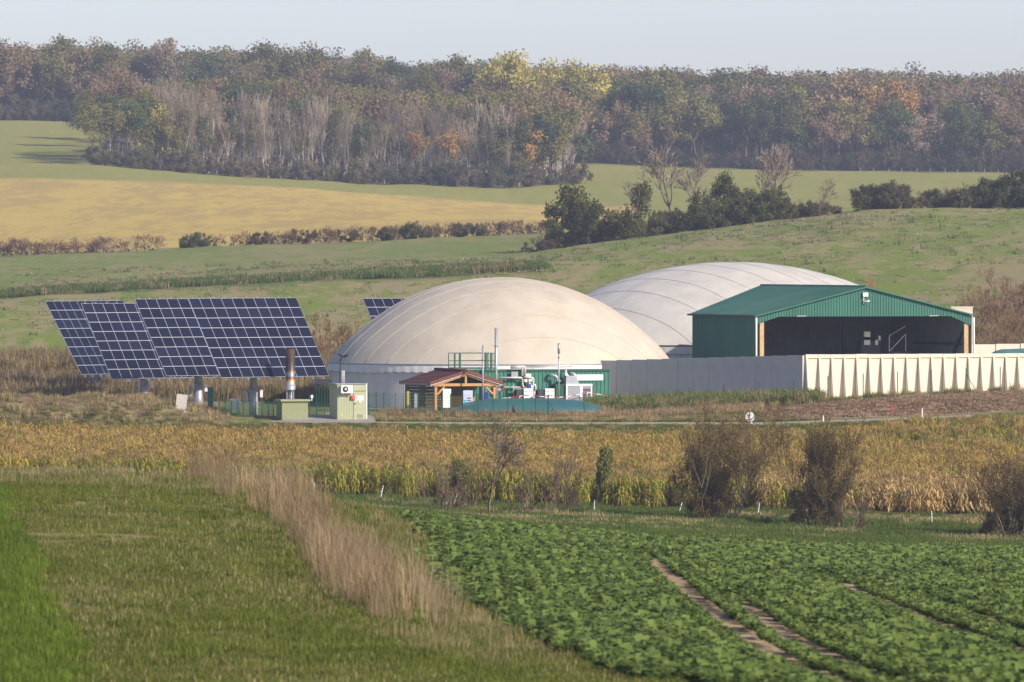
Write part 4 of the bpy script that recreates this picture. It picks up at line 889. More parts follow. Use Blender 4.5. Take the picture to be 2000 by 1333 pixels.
# ------------------------------------------------------------------ flare, cabinets
q = empty('flare_cabinet', G(576, 617.5), R(17))
MB().box((0, .75, .62), (1.95, 1.55, 1.5)).build('body', m_olive, q); MB().box((0, .72, 1.45), (2.25, 1.85, .14), top=(.97, .97)).build('lid', m_olive, q)
MB().box((1.25, -.05, 1.55), (.05, .05, .28)).box((1.25, -.08, 1.72), (.16, .1, .22)).build('sensor', m_white, q)
tag(q, 'olive green box cabinet below the flare stack', 'cabinet')
m_flare = bpy.data.materials.new('heat_tinted_steel'); m_flare.use_nodes = True; t = m_flare.node_tree; b = t.nodes['Principled BSDF']; b.inputs['Metallic'].default_value = .55; b.inputs['Roughness'].default_value = .5
tc = t.nodes.new('ShaderNodeTexCoord'); sx = t.nodes.new('ShaderNodeSeparateXYZ'); t.links.new(tc.outputs['Object'], sx.inputs[0])
nz = t.nodes.new('ShaderNodeTexNoise'); nz.inputs['Scale'].default_value = 3; t.links.new(tc.outputs['Object'], nz.inputs['Vector'])
ma = t.nodes.new('ShaderNodeMath'); ma.operation = 'MULTIPLY_ADD'; ma.inputs[1].default_value = .22; t.links.new(nz.outputs[0], ma.inputs[0]); t.links.new(sx.outputs[2], ma.inputs[2])
mr = t.nodes.new('ShaderNodeMapRange'); mr.inputs[1].default_value = .1; mr.inputs[2].default_value = 2.75; t.links.new(ma.outputs[0], mr.inputs[0])
cr = t.nodes.new('ShaderNodeValToRGB'); e = cr.color_ramp.elements
stops = [(0, '#c9c5bf'), (.17, '#c8bfae'), (.22, '#c88a3a'), (.28, '#6d4048'), (.35, '#7d8fa8'), (.42, '#9a8468'), (.5, '#5a4c48'), (.75, '#4a403c'), (1, '#6b5648')]
e[0].position = 0; e[0].color = (*lin(stops[0][1]), 1); e[1].position = 1; e[1].color = (*lin(stops[-1][1]), 1)
for p_, c_ in stops[1:-1]: k = e.new(p_); k.color = (*lin(c_), 1)
t.links.new(mr.outputs[0], cr.inputs[0]); t.links.new(cr.outputs[0], b.inputs['Base Color'])
q = empty('flare_stack', G(567, 619.5)); zb_ = (PX(567, 768, 619.5) - q.location).z; zt_ = (PX(567, 691, 619.5) - q.location).z
MB().lathe([(.33, 0), (.34, zt_ - zb_), (.31, zt_ - zb_), (.30, .1)], 28).build('burner_tube', m_flare, q, True, loc=(0, 0, zb_ + .35)); MB().lathe([(.36, zb_ + .22), (.37, zb_ + .62), (.34, zb_ + .62), (.34, zb_ + .22), (.36, zb_ + .22)], 24).build('wind_collar', m_steel, q, True)
for k in range(4): MB().beam((.27 * math.cos(k * 1.57 + .5), .27 * math.sin(k * 1.57 + .5), .2), (.27 * math.cos(k * 1.57 + .5), .27 * math.sin(k * 1.57 + .5), zb_ + .4), .07).build('leg', m_steel, q)
MB().tube([(0, 0, 0), (0, 0, zb_ + .4)], .12, 10).build('gas_pipe', m_steel, q, True)
tag(q, 'burnt steel flare stack with heat-coloured band', 'flare')

def text_mesh(body, size, m, parent, loc, rz=0, ext=.004, name='lettering'):
    cu = bpy.data.curves.new(name, 'FONT'); cu.body = body; cu.size = size; cu.extrude = ext; cu.align_x = 'CENTER'; cu.align_y = 'CENTER'
    o = bpy.data.objects.new(name, cu); COL.objects.link(o); bpy.context.view_layer.update()
    me = bpy.data.meshes.new_from_object(o.evaluated_get(bpy.context.evaluated_depsgraph_get())); bpy.data.objects.remove(o)
    me.materials.append(m); o = bpy.data.objects.new(name, me); COL.objects.link(o); o.parent = parent; o.location = loc; o.rotation_euler = (R(90), 0, rz); return o
cb_ = empty('control_cabin', G(687, 617.6), R(16)); W2, D2, H2 = 2.14, 2.15, 2.62
ribbed(Vector((-W2 / 2, -D2 / 2 + D2 / 2, 0)), Vector((.12, 0, 0)), .08, H2, Vector((0, -1, 0)), .11, .018, 'front_sheet', m_cab, parent=cb_)
MB().box((0, D2 / 2 + .03, H2 / 2), (W2, D2, H2)).build('body', m_cab, cb_)
MB().box((.60, -.02, 1.06), (.92, .05, 2.02)).build('door', m_cab, cb_)
MB().box((.60, -.05, .32), (.42, .03, .28)).build('vent_grille', m_olive, cb_); MB().box((.24, -.07, 1.22), (.12, .05, .06)).build('door_handle', m_dark, cb_)
MB().box((.60, -.02, 2.36), (.92, .04, .42)).build('header_panel', m_cab, cb_)
MB().box((-.1, D2 / 2, H2 + .03), (W2 + .1, D2 + .12, .06)).build('roof_plate', m_grey, cb_)
s = MB().box((.56, -.06, 1.62), (.62, .02, .34)).build('sign_plate', m_white, cb_); MB().box((.60, -.075, 1.38), (.17, .015, .22)).build('notice', m_concl, cb_)
text_mesh('G', .27, m_blue, cb_, (.36, -.075, 1.66)); text_mesh('an', .22, m_cyan, cb_, (.56, -.075, 1.65)); text_mesh('a', .22, m_lime, cb_, (.74, -.075, 1.65))
MB().box((.05, -.09, 1.66), (.27, .16, .28)).build('alarm_box', m_red, cb_); MB().box((.08, -.18, 1.67), (.11, .02, .16)).build('alarm_window', m_grey, cb_)
MB().box((-.78, -.03, .42), (.11, .02, .14)).build('yellow_plate', m_yel, cb_)
MB().box((1.12, .02, 1.35), (.06, .06, 2.7)).build('corner_pipe', m_white, cb_); MB().tube([(1.12, .02, 2.7), (1.12, .02, 3.05)], .02, 6).box((1.12, .02, 3.1), (.09, .09, .12)).build('beacon', m_cgreen, cb_)
for k in range(3): MB().tube([(-.62 + k * .09, .4, H2), (-.62 + k * .09, .4, H2 + 1.0)], .018, 6).build('vent_pipe', m_white, cb_, True)
ac = MB().box((-.45, -.24, 2.27), (.86, .34, .56)).build('air_conditioner', m_white, cb_)
MB().lathe([(.225, 0), (.215, .02), (.06, .012), (.06, .03), (0, .03)], 28).build('fan_grille', [m_dtim], ac, True, loc=(-.58, -.412, 2.27), rot=(R(90), 0, 0)); MB().lathe([(.07, 0), (.06, .03), (0, .03)], 20).build('fan_hub', m_white, ac, True, loc=(-.58, -.44, 2.27), rot=(R(90), 0, 0))
for k in (-.75, -.15): MB().box((k, -.2, 1.95), (.05, .36, .08)).build('bracket', m_grey, cb_)
tag(cb_, 'sage green control cabin with air conditioner and red alarm box', 'cabin')
# dark gate beside the cabin
q = empty('metal_gate', G(631, 624)); 
for k in range(6): MB().box((-.5 + k * .2, 0, 1.35), (.05, .05, 1.9)).build('bar', m_dgreen, q)
MB().box((0, 0, 2.45), (1.3, .3, .35)).build('top_box', m_dark, q); MB().box((0, 0, .35), (1.1, .06, .06)).build('rail', m_dgreen, q)
tag(q, 'narrow dark barred gate next to the control cabin', 'gate')
# odd items near the trackers
q = empty('white_meter_box', G(459, 629)); MB().box((0, 0, .72), (.78, .4, .72)).build('box', m_white, q)
for k in (-.3, .3): MB().box((k, 0, .2), (.08, .3, .5)).build('leg', m_grey, q)
tag(q, 'white box on legs behind the low green fence', 'box')
q = empty('green_cupboard', G(411, 632)); MB().box((0, 0, .85), (.42, .35, 1.7)).box((0, 0, 1.73), (.48, .4, .06)).build('body', m_cgreen, q); tag(q, 'slim green cupboard beside a tracker pole', 'cupboard')
q = empty('concrete_slab', G(354, 613)); MB().box((0, 0, .45), (.78, .35, 1.35), 0, Matrix.Rotation(.12, 3, 'Y'), top=(.96, .9)).build('slab', m_concg, q); tag(q, 'leaning grey concrete slab in the dry grass', 'concrete slab')
q = empty('white_post_box', G(250, 640)); zz = (PX(250, 743, 640) - q.location).z; MB().box((0, 0, zz), (.32, .2, .26)).build('box', m_white, q); MB().box((-.05, 0, zz / 2), (.06, .06, zz)).build('post', m_grey, q); tag(q, 'small white box on a thin post among the scrub', 'box')

# ------------------------------------------------------------------ green container, platform, pipework
AC = R(17); c0 = G(880, 633.5); con = empty('plant_container', c0, AC); LC = 12.4; ztop = (PX(1100, 722, 636.5) - c0).z
fr = ribbed(Vector((0, 0, 0)), Vector((LC, 0, 0)), .05, ztop, Vector((0, -1, 0)), .30, .05, 'corrugated_side', m_cgreen, parent=con)
MB().box((LC / 2, 1.28, ztop / 2), (LC, 2.5, ztop)).build('body', m_cgreen, con); MB().box((LC / 2, -.03, ztop - .06), (LC + .04, .14, .14)).box((LC / 2, -.03, .08), (LC + .04, .14, .16)).build('rail', m_dgreen, con)
MB().box((LC - 1.75, -.10, ztop - .60), (2.4, .04, .44)).build('name_board', m_white, con)
MB().tube([(LC - 2.72, -.125, ztop - .56), (LC - 2.66, -.125, ztop - .48), (LC - 2.60, -.125, ztop - .52), (LC - 2.64, -.125, ztop - .61), (LC - 2.74, -.125, ztop - .63), (LC - 2.75, -.125, ztop - .71)], .012, 5).build('faint_mark', m_olive, con, True)
tag(con, 'long green corrugated plant container in front of the cream dome', 'container')
pf = empty('steel_platform', c0, AC); px0, px1 = .35, 3.5
zf = ztop + .12; MB().box(((px0 + px1) / 2, .9, zf), (px1 - px0, 1.7, .1)).build('deck', m_dgreen, pf)
hr = 1.12
for x_, y_, w_ in ((px0, .1, .12), (px0 + .4, .1, .14), (px1 - .75, .1, .16), (px1 - .35, .1, .12), (px1, .1, .05), (px1 - .12, 1.7, .05), (px0, 1.7, .06), (px1, .9, .05)): MB().box((x_, y_, zf + hr / 2 - (.6 if w_ > .1 else 0)), (w_, w_ * .6, hr + (1.2 if w_ > .1 else 0))).build('railing_post', m_dgreen, pf)
for z_ in (zf + hr, zf + .55):
    for y_ in (.1, 1.7): MB().beam((px0, y_, z_), (px1, y_, z_), .05).build('rail', m_dgreen, pf)
for k in range(3): MB().beam((px1 - .1 - k * .22, .1, zf - 2.6), (px1 - .1 - k * .22, .1, zf + hr), .035).build('ladder_bar', m_dgreen, pf)
tag(pf, 'green steel platform with railings over the container', 'platform')
def chimney(nm, xp, d, row_t, row_b, r, lb, m=m_steel, cap=None):
    q = empty(nm, G(xp, d)); z1 = (PX(xp, row_t, d) - q.location).z; MB().tube([(0, 0, 0), (0, 0, z1)], r, 14).build('pipe', m, q, True)
    MB().lathe([(r + .01, 0), (r + .05, 0), (r + .05, .07), (r + .01, .07)], 14).build('flange', m_grey, q, True, loc=(0, 0, z1 * .78))
    if cap: MB().tube([(0, 0, z1 - cap), (0, 0, z1 + .02)], r * 1.9, 12).build('silencer', m_steel, q, True)
    tag(q, lb, 'chimney'); return q
chimney('exhaust_chimney', 969, 633.2, 641, 760, .11, 'tall shiny steel chimney behind the platform'); chimney('mast_pipe', 943, 626.5, 674, 770, .065, 'thin grey mast in front of the timber shelter', m_grey); chimney('thin_chimney', 1091.5, 630.5, 671, 770, .05, 'thin steel chimney with silencer tip beside the generator', cap=.75)
def cl(xp, row, y): 
    """point on the container's own frame from photo column and row, y metres before its front"""
    Xl = (xp - 880) / (F / 635) / math.cos(AC) ; return (Xl, -y, (PX(xp, row, 633.5 + Xl * math.sin(AC)) - c0).z)
pw_ = empty('pipework', c0, AC)
def pipe(pts, r, m=m_steel, nm='pipe'): return MB().tube([cl(*p) for p in pts], r, 10).build(nm, m, pw_, True)
m_pipe = mat('aluminium_lagging', lin('#dcd8d0'), .4, .35, var=.08, scale=5)
pipe([(970, 738, .45), (1014, 738, .45), (1016.5, 740, .45), (1017, 752, .45), (1019, 756, .45), (1028, 756.5, .45)], .075, m_pipe); pipe([(970, 756.5, .3), (1018, 756.5, .3)], .05, m_pipe); pipe([(999, 760, .6), (1036, 760, .6), (1037, 750, .6), (1037, 740, .6), (1034, 738, .6), (1018, 737, .6)], .07, m_pipe)
pipe([(1017, 735, .35), (1017, 719, .35), (1017, 716, .35)], .085, m_pipe); pipe([(1022.5, 735, .35), (1022.5, 719, .35), (1022.5, 717, .35)], .085, m_pipe); pipe([(995, 717.5, .35), (1022, 717, .35)], .12, m_pipe); pipe([(1022, 716, .3), (1113, 714.5, .2), (1115, 717, .2)], .05, m_pipe); pipe([(1022, 719, .3), (1113, 717, .2)], .04, m_pipe)
pipe([(1036, 751, .5), (1041, 752, .5), (1042, 757, .5), (1042, 776, .5)], .07, m_pipe); pipe([(1030, 738, .5), (1030, 750, .5), (1034, 751, .5)], .06, m_pipe)
for x_, r_, sx, sz, m_ in ((1002, 732, .52, .44, m_grey), (1028, 734, .5, .3, m_pipe), (1022, 743.5, .2, .2, m_white), (1031, 743, .26, .16, m_white), (1029, 754, .25, .26, m_blue), (1034, 755, .14, .2, m_white), (1023, 752, .12, .25, m_dark)):
    p_ = cl(x_, r_, .3 if sx > .4 else .55); MB().box(p_, (sx, .2, sz)).build('valve_box', m_, pw_)
p_ = cl(1037, 770, .7); MB().lathe([(0, 0), (.16, 0), (.16, .5), (0, .5)], 16).build('small_drum', m_grey, pw_, True, loc=(p_[0], p_[1], p_[2] - .25))
p_ = cl(998, 768, .6); MB().box(p_, (.09, .09, 1.3)).build('support_post', m_grey, pw_)
tag(pw_, 'bright lagged pipes and valves in front of the green container', 'pipework')
q = empty('hose_cabinet', c0, AC); p_ = cl(973, 757, .5); MB().box(p_, (.50, .25, .56)).build('body', m_red, q); MB().box((p_[0] - .05, p_[1] - .13, p_[2]), (.42, .03, .44)).build('glass_front', m_grey, q); MB().box((p_[0] - .05, p_[1] - .15, p_[2] + .02), (.42, .02, .12)).build('dark_strip', m_dark, q); MB().box((p_[0], p_[1] + .1, p_[2] / 2 - .2), (.06, .06, p_[2] + .1)).build('stand', m_dgreen, q)
tag(q, 'red-framed grey hose cabinet beside the timber shelter', 'cabinet')
for i, (x_, lb) in enumerate(((1022.5, 'white equipment box with dark blue lettering below the valves'), (1064.5, 'white equipment box with dark blue lettering beside the generator'))):
    q = empty('equipment_box', c0, AC); p_ = cl(x_, 769, 1.2); zb2 = p_[2]
    MB().box((p_[0], p_[1] + .35, zb2 / 2 + .2), (.70, .7, zb2 + .42 - .05)).build('body', m_white, q); MB().box((p_[0] - .62, p_[1] + .45, zb2 / 2 + .15), (.5, .6, zb2 + .3)).build('rear_module', m_dark, q)
    for zz, n_ in ((zb2 + .20, 8), (zb2 - .14, 9)):
        for k in range(n_):
            if (k * 7 + i * 3) % 5 == 4 and zz < zb2: continue
            MB().box((p_[0] - .28 + k * .56 / (n_ - 1), p_[1] - .005, zz), (.05, .012, .055 + .02 * ((k + i) % 2))).build('print_mark', m_yel if (k == 4 and zz > zb2) else m_blue, q)
    tag(q, lb, 'box', 'white equipment boxes')
q = empty('generator_set', c0, AC); p_ = cl(1121, 764, 1.3); gx = p_[0]; gz = (cl(1121, 750, 1.3))[2]
MB().box((gx, -.75, gz / 2), (1.95, 1.1, gz)).build('housing', m_grey, q)
for x_ in (-.98, .16, .95): MB().box((gx + x_, -1.31, gz / 2), (.11 if x_ != .16 else .22, .05, gz)).build('frame_post', m_white, q)
MB().box((gx, -1.31, gz - .06), (2.05, .06, .14)).build('frame_top', m_white, q)
for k in range(11): MB().box((gx + .57, -1.32, .35 + k * (gz - .6) / 11), (.62, .05, .05), 0, Matrix.Rotation(.5, 3, 'X')).build('louvre', m_dark, q)
MB().raw([(gx - 1.0, -1.2, gz), (gx + .05, -1.2, gz), (gx + .05, -.4, gz), (gx - 1.0, -.4, gz), (gx - .95, -1.15, gz + .62), (gx - .25, -1.15, gz + .62), (gx - .25, -.45, gz + .62), (gx - .95, -.45, gz + .62)], [(0, 1, 5, 4), (1, 2, 6, 5), (2, 3, 7, 6), (3, 0, 4, 7), (4, 5, 6, 7)]).build('hood', m_grey, q)
MB().box((gx - 1.4, -.7, gz / 2 - .02), (.75, .9, gz + .05)).build('radiator', m_dgreen, q)
MB().tube([cl(1071, 733, .1), cl(1071, 733, .5), cl(1079, 734, .6), cl(1083, 737, .6), cl(1084, 744, .6), cl(1092, 745, .6)], .11, 10).build('exhaust_bend', m_steel, q, True)
MB().tube([cl(1109, 730, .2), cl(1115, 730, .5), cl(1119, 733, .5), cl(1120, 750, .6)], .13, 10).build('air_duct', m_steel, q, True)
MB().tube([cl(1101, 722, .5), cl(1101, 750, .5)], .09, 10).tube([cl(1101, 728, .5), cl(1106, 735, .5), cl(1101, 742, .5)], .08, 8).build('filter_pipe', m_pipe, q, True)
tag(q, 'grey generator set with white frame and louvres', 'generator')
# barrier tape hanging from thin stakes
q = empty('barrier_tape', c0, AC); nodes = [(965, 778), (1000, 773.5), (1016, 771), (1040, 774), (1058, 775), (1075, 775.5), (1093, 774.5), (1110, 771), (1132, 765.5), (1150, 769), (1172, 773)]
for i in range(len(nodes) - 1):
    a, b_ = nodes[i], nodes[i + 1]
    for k in range(2):
        f0, f1 = k / 2, (k + 1) / 2; A_ = Vector(cl(a[0] + (b_[0] - a[0]) * f0, a[1] + (b_[1] - a[1]) * f0, 1.9)); B_ = Vector(cl(a[0] + (b_[0] - a[0]) * f1, a[1] + (b_[1] - a[1]) * f1, 1.9))
        MB().beam(A_, B_, .02, .05).build('tape_band', m_red if k else m_white, q)
for x_, r_ in ((1132, 766), (1000, 774), (1075, 776)): p_ = cl(x_, r_, 1.9); MB().box((p_[0], p_[1], p_[2] / 2 - .1), (.04, .04, p_[2] + .2)).build('stake', m_white, q)
tag(q, 'red and white barrier tape before the generator', 'barrier tape')

# ------------------------------------------------------------------ timber shelter
SH = R(17); s0 = G(845, 627.5); sh = empty('timber_shelter', s0, SH); SW, SD = 4.95, 7.4; z_e = (PX(842, 749, 627.5) - s0).z; z_r = (PX(905, 726, 628.3) - s0).z
sl_ = (z_r - z_e) / (SW / 2 + .25)
for sgn in (-1, 1):
    mb = MB(); nC = 10
    for k in range(nC):      # overlapping tile courses
        u0 = k / nC; u1 = (k + 1.12) / nC
        def pt(u, y, dz): x_ = SW / 2 + sgn * (SW / 2 + .30) * (1 - u); return (x_, y, z_e - .05 + (z_r - z_e) * u + dz)
        ny = 26
        for j in range(ny):
            y0 = -.45 + (SD + .8) * j / ny; y1 = -.45 + (SD + .8) * (j + .985) / ny; q4 = [pt(u0, y0, .10), pt(u0, y1, .10), pt(min(u1, 1), y1, .045), pt(min(u1, 1), y0, .045)]
            mb.poly(q4); mb.poly([pt(u0, y0, .02), pt(u0, y1, .02), pt(u0, y1, .10), pt(u0, y0, .10)])
    o = mb.build('tile_slope', m_tile, sh); tag(o, kind='stuff')
    for k in range(9):       # verge tiles along the front edge
        u0, u1 = k / 9, (k + 1.02) / 9; xa = SW / 2 + sgn * (SW / 2 + .32) * (1 - u0); xb = SW / 2 + sgn * (SW / 2 + .32) * (1 - u1); za = z_e + (z_r - z_e) * u0 + .05; zb2 = z_e + (z_r - z_e) * u1 + .03
        MB().raw([(xa, -.5, za - .17), (xb, -.5, zb2 - .17), (xb, -.5, zb2 + .07), (xa, -.5, za + .09), (xa, -.28, za - .17), (xb, -.28, zb2 - .17), (xb, -.28, zb2 + .07), (xa, -.28, za + .09)], [(0, 1, 2, 3), (3, 2, 6, 7), (0, 3, 7, 4), (0, 4, 5, 1)]).build('verge_tile', m_tile, sh)
    xa = SW / 2 + sgn * (SW / 2 + .30)
    MB().beam((xa, -.44, z_e - .13), (SW / 2, -.44, z_r - .12), .05, .10).build('barge_board', m_white, sh)
    MB().beam((SW / 2 + sgn * SW / 2, -.25, z_e - .17), (SW / 2, -.25, z_r - .22), .16, .16).build('rafter', m_timber, sh)
    MB().box((SW / 2 + sgn * (SW / 2 + .3), SD / 2, z_e - .10), (.06, SD + .8, .16)).build('gutter', m_grey, sh)
MB().tube([(SW / 2, -.5, z_r + .08), (SW / 2, SD + .35, z_r + .08)], .11, 8).build('ridge_tile', m_tile, sh, True)
MB().beam((.15, -.2, z_e - .12), (SW - .15, -.2, z_e - .12), .16, .20).build('tie_beam', m_timber, sh); MB().box((SW / 2, -.2, (z_e + z_r) / 2 - .15), (.15, .15, z_r - z_e + .1)).build('king_post', m_timber, sh)
for x_, y_ in ((.2, -.1), (SW - .25, -.1), (.2, SD - .2), (SW - .25, SD - .2), (.2, SD * .5)):
    MB().box((x_, y_, z_e / 2 - .1), (.17, .17, z_e - .1)).build('post', m_timber, sh)
for x_, dx in ((.28, .62), (SW - .33, -.62)): MB().beam((x_, -.14, z_e - .85), (x_ + dx, -.14, z_e - .2), .13).build('knee_brace', m_timber, sh)
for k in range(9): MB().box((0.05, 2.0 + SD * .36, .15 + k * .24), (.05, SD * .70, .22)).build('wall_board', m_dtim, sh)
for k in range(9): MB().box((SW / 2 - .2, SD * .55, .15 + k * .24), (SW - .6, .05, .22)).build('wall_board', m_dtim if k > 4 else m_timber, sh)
MB().box((SW / 2, 1.5, .45), (3.2, .6, .06)).box((SW / 2 - 1.4, 1.5, .2), (.08, .5, .5)).box((SW / 2 + 1.4, 1.5, .2), (.08, .5, .5)).build('bench', m_dgreen, sh)
tag(sh, 'open timber shelter with red tiled roof', 'shelter')
def board(nm, xp, d, r0, r1, wpx, m, lb, bars=0, post=True):
    q = empty(nm, G(xp, d), R(10)); s_ = F / d; zt = (PX(xp, r0, d) - q.location).z; zb2 = (PX(xp, r1, d) - q.location).z; wm = wpx / s_
    MB().box((0, 0, (zt + zb2) / 2), (wm, .04, zt - zb2)).build('panel', m, q)
    if post: MB().box((0, .05, zt / 2), (.05, .05, zt + .1)).build('post', m_grey, q)
    for k in range(bars): MB().box((.12 * wm, -.03, zt - .35 * (zt - zb2) - k * .17), (wm * .4, .02, .06)).build('print_bar', m_dark, q)
    if bars: MB().box((-.27 * wm, -.03, zt - .5 * (zt - zb2)), (wm * .26, .02, .2)).build('emblem', m_cyan, q)
    tag(q, lb, 'sign'); return q
board('notice_board', 873, 624.5, 760, 797, 16, m_white, 'blank white notice board in front of the shelter'); board('information_sign', 914, 624.2, 763, 806, 19, mat('pale_blue_board', lin('#c3c9dd'), .5, var=.03), 'pale blue information sign with lines of print', 3)
board('yellow_panel', 797, 626.5, 765, 792, 5, mat('dull_yellow', lin('#b9a83a'), .6), 'narrow yellow panel at the rear of the shelter', 0); board('blue_panel', 950, 627, 766, 795, 8, m_blue, 'dark blue panel under the shelter brace', 0); board('white_locker', 812, 627, 770, 797, 6, m_grey, 'narrow pale locker beside the shelter wall', 0)

# ------------------------------------------------------------------ bladder tank
q = empty('bladder_tank', G(1030, 624.6), R(3)); LB = 318 / (F / 624.6); WB = 4.2; hB = 1.22; mb = MB(); nu, nv = 60, 36; vs_ = []
for i in range(nu + 1):
    a = i / nu; u = -math.cos(a * math.pi)
    for j in range(nv):
        th = 2 * math.pi * j / nv; yy = math.cos(th); zz = math.sin(th)
        env = max(0., 1 - abs(u) ** 3.2) ** .62; wid = (1 - .10 * abs(u) ** 3)
        z_ = hB * env * (abs(zz) ** .75) * (1 if zz > 0 else 0) + (.06 if zz <= 0 else .06) + (.015 * math.sin(u * 23 + yy * 5) if zz > .1 else 0); vs_.append((u * LB / 2, yy * WB / 2 * wid * (.25 + .75 * max(0, 1 - abs(u) ** 8)), z_))
fs_ = [(i * nv + j, (i + 1) * nv + j, (i + 1) * nv + (j + 1) % nv, i * nv + (j + 1) % nv) for i in range(nu) for j in range(nv)]
mb.raw(vs_, fs_); mb.build('membrane', m_pvc, q, True)
MB().lathe([(.16, 0), (.16, .1), (.1, .13), (0, .13)], 16).build('vent_cap', m_grey, q, True, loc=(.4, 0, hB + .04))
tag(q, 'long teal bladder tank lying behind the fence', 'bladder tank')

# ------------------------------------------------------------------ fences
wire = MB()
for k in range(9): wire.box((1.25, 0, .1 + k * .2), (2.5, .006, .006))
for k in range(42): wire.box((k * .0605, 0, .9), (.005, .005, 1.65))
wm0 = wire.build('wire_panel', m_dgreen); wire_me = wm0.data; bpy.data.objects.remove(wm0)
def fence(pts, hgt, lb, wires=True, r=.035, braces=()):
    root = empty('mesh_fence', G(*pts[0])); prev = None
    for i, (x, d) in enumerate(pts):
        p = G(x, d) - root.location; MB().tube([(0, 0, -.3), (0, 0, hgt)], r, 8).tube([(0, 0, hgt), (0, 0, hgt + .03)], r * 1.2, 8).build('post', m_dgreen, root, loc=p)
        if i in braces:
            for s_ in ((1,) if i != max(braces) or len(braces) == 1 else (-1, 1)): MB().beam((0, 0, hgt * .78), (s_ * .85, -.15, -.1), .045).build('brace', m_dgreen, root, loc=p)
        if wires and prev is not None:
            v = p - prev; L = math.hypot(v.x, v.y); o = bpy.data.objects.new('wire_panel', wire_me); COL.objects.link(o); o.parent = root; o.location = prev; o.rotation_euler = (0, -math.atan2(v.z, L), math.atan2(v.y, v.x)); o.scale = (L / 2.5, 1, hgt / 1.75)
        prev = p
    tag(root, lb, 'fence'); return root
fence([(720, 621.5), (735, 621.4), (750, 621.3), (772, 621.2), (788, 621.1), (801, 621.0), (816, 621.0), (832, 620.9), (847, 620.8), (864, 620.7), (880, 620.6), (904, 620.6), (934, 620.6), (963, 620.6), (992, 620.6), (1022, 620.6), (1046, 620.6), (1070.5, 620.6)], 1.72, 'dark green mesh fence in front of shelter and bladder tank', braces=(17,))
fence([(1071.5, 620.7), (1141, 621.2), (1209, 622), (1277.6, 622.6), (1346, 623.3), (1413, 624), (1482.7, 624.8), (1550, 625.6), (1617, 626.6), (1686, 627.6), (1753, 628.8), (1819, 630), (1887, 631.2), (1953.6, 632.4), (2020, 633.6)], 1.72, 'sparse green post fence running past the concrete walls', wires=False, braces=(12,))
fence([(428, 620.5), (440, 620.4), (452, 620.3), (464, 620.2), (476, 620.1), (488, 620), (500, 620), (512, 620), (524, 619.9), (534, 619.8)], 1.15, 'short green fence between tracker poles and olive cabinet')
fence([(604, 622.5), (618, 622.5), (634, 622.5)], 1.5, 'short piece of green fence beside the control cabin')

# ------------------------------------------------------------------ sign, stakes, posts, bird
q = empty('round_sign', G(1465, 610.8)); zc_ = (PX(1465, 815, 610.8) - q.location).z
MB().tube([(0, 0, -.3), (0, 0, zc_ + .3)], .035, 8).build('pole', m_grey, q, True); MB().lathe([(0, -.015), (.33, -.015), (.34, 0), (.33, .015), (0, .015)], 32).build('sign_disc', m_white, q, False, loc=(0, .05, zc_), rot=(R(90), 0, 0)); MB().box((.03, .05, zc_ - .43), (.26, .02, .12)).build('small_plate', m_white, q)
for dz in (-.15, .15): MB().box((0, 0, zc_ + dz), (.3, .03, .04)).build('clamp', m_grey, q)
tag(q, 'white back of a round road sign beside the road', 'road sign')
for x, d, h, tx, lb in ((617, 519, .95, -.12, 'white fence stake leaning over beside the dry grass'), (742, 519, .95, .22, 'white fence stake leaning right in front of maize'), (886, 517, .9, .28, 'white fence stake standing within the dark shrub'), (1020, 515, .85, .55, 'white fence stake leaning far over near the bare tree'), (1160, 512, .8, .05, 'white fence stake at the foot of the conical shrub'), (1325, 514, .8, .28, 'white fence stake left of the reddish bush'), (1480, 514, .9, .12, 'white fence stake between the two big bushes'), (1821, 512, .9, -.05, 'upright white fence stake before the dried maize'), (377, 300, .5, .2, 'small white stake peeping over the track crest')):
    q = empty('fence_stake', G(x, d)); q.rotation_euler = (0, tx, 0); MB().tube([(0, 0, -.1), (0, 0, h)], .028, 8).build('stake', m_white, q)
    for k in range(3): MB().lathe([(.03, 0), (.045, .015), (.03, .03)], 8).build('wire_clip', m_grey, q, loc=(0, 0, h * (.5 + .2 * k)))
    tag(q, lb, 'fence stake', 'white electric fence stakes')
for x, d, h, m_, lb in ((1741, 617.3, .95, m_red, 'red marker stake at the edge of the ploughed soil'), (612, 603, .8, m_red, 'small red marker in the verge below the cabin'), (1801, 610, .9, m_white, 'white marker post beside the road end'), (1608, 610.5, .6, m_white, 'short white marker post along the road')):
    q = empty('marker_stake', G(x, d)); MB().tube([(0, 0, -.2), (0, 0, h), (0, 0, h + .04)], [.045, .045, .02], 8).build('stake', m_, q); tag(q, lb, 'marker')
for i in range(16):      # pale stubs at the far edge of the crop
    x = np.interp(i, [0, 15], [1120, 1560]) + random.uniform(-10, 10); q = empty('wooden_peg', G(x, 316 + random.uniform(-4, 8))); h = random.uniform(.12, .3)
    MB().box((0, 0, h / 2 - .05), (.035, .035, h + .1), top=(.8, .8)).build('peg', m_wood, q); tag(q, 'pale wooden peg at the far edge of the rapeseed', 'peg', 'pegs along the rapeseed edge')
fp = MB().box((0, 0, .5), (.16, .16, 1.5), top=(.85, .85)).build('fence_post', m_wood); fp_me = fp.data; bpy.data.objects.remove(fp)
for i in range(26):
    x = -20 + i * 44 + random.uniform(-5, 5); o = bpy.data.objects.new('fence_post', fp_me); COL.objects.link(o); o.location = G(x, 1752); o.rotation_euler = (random.uniform(-.05, .05), random.uniform(-.05, .05), 0); tag(o, 'grey wooden post of the pasture fence above the stubble field', 'fence post', 'pasture fence posts above the stubble field')
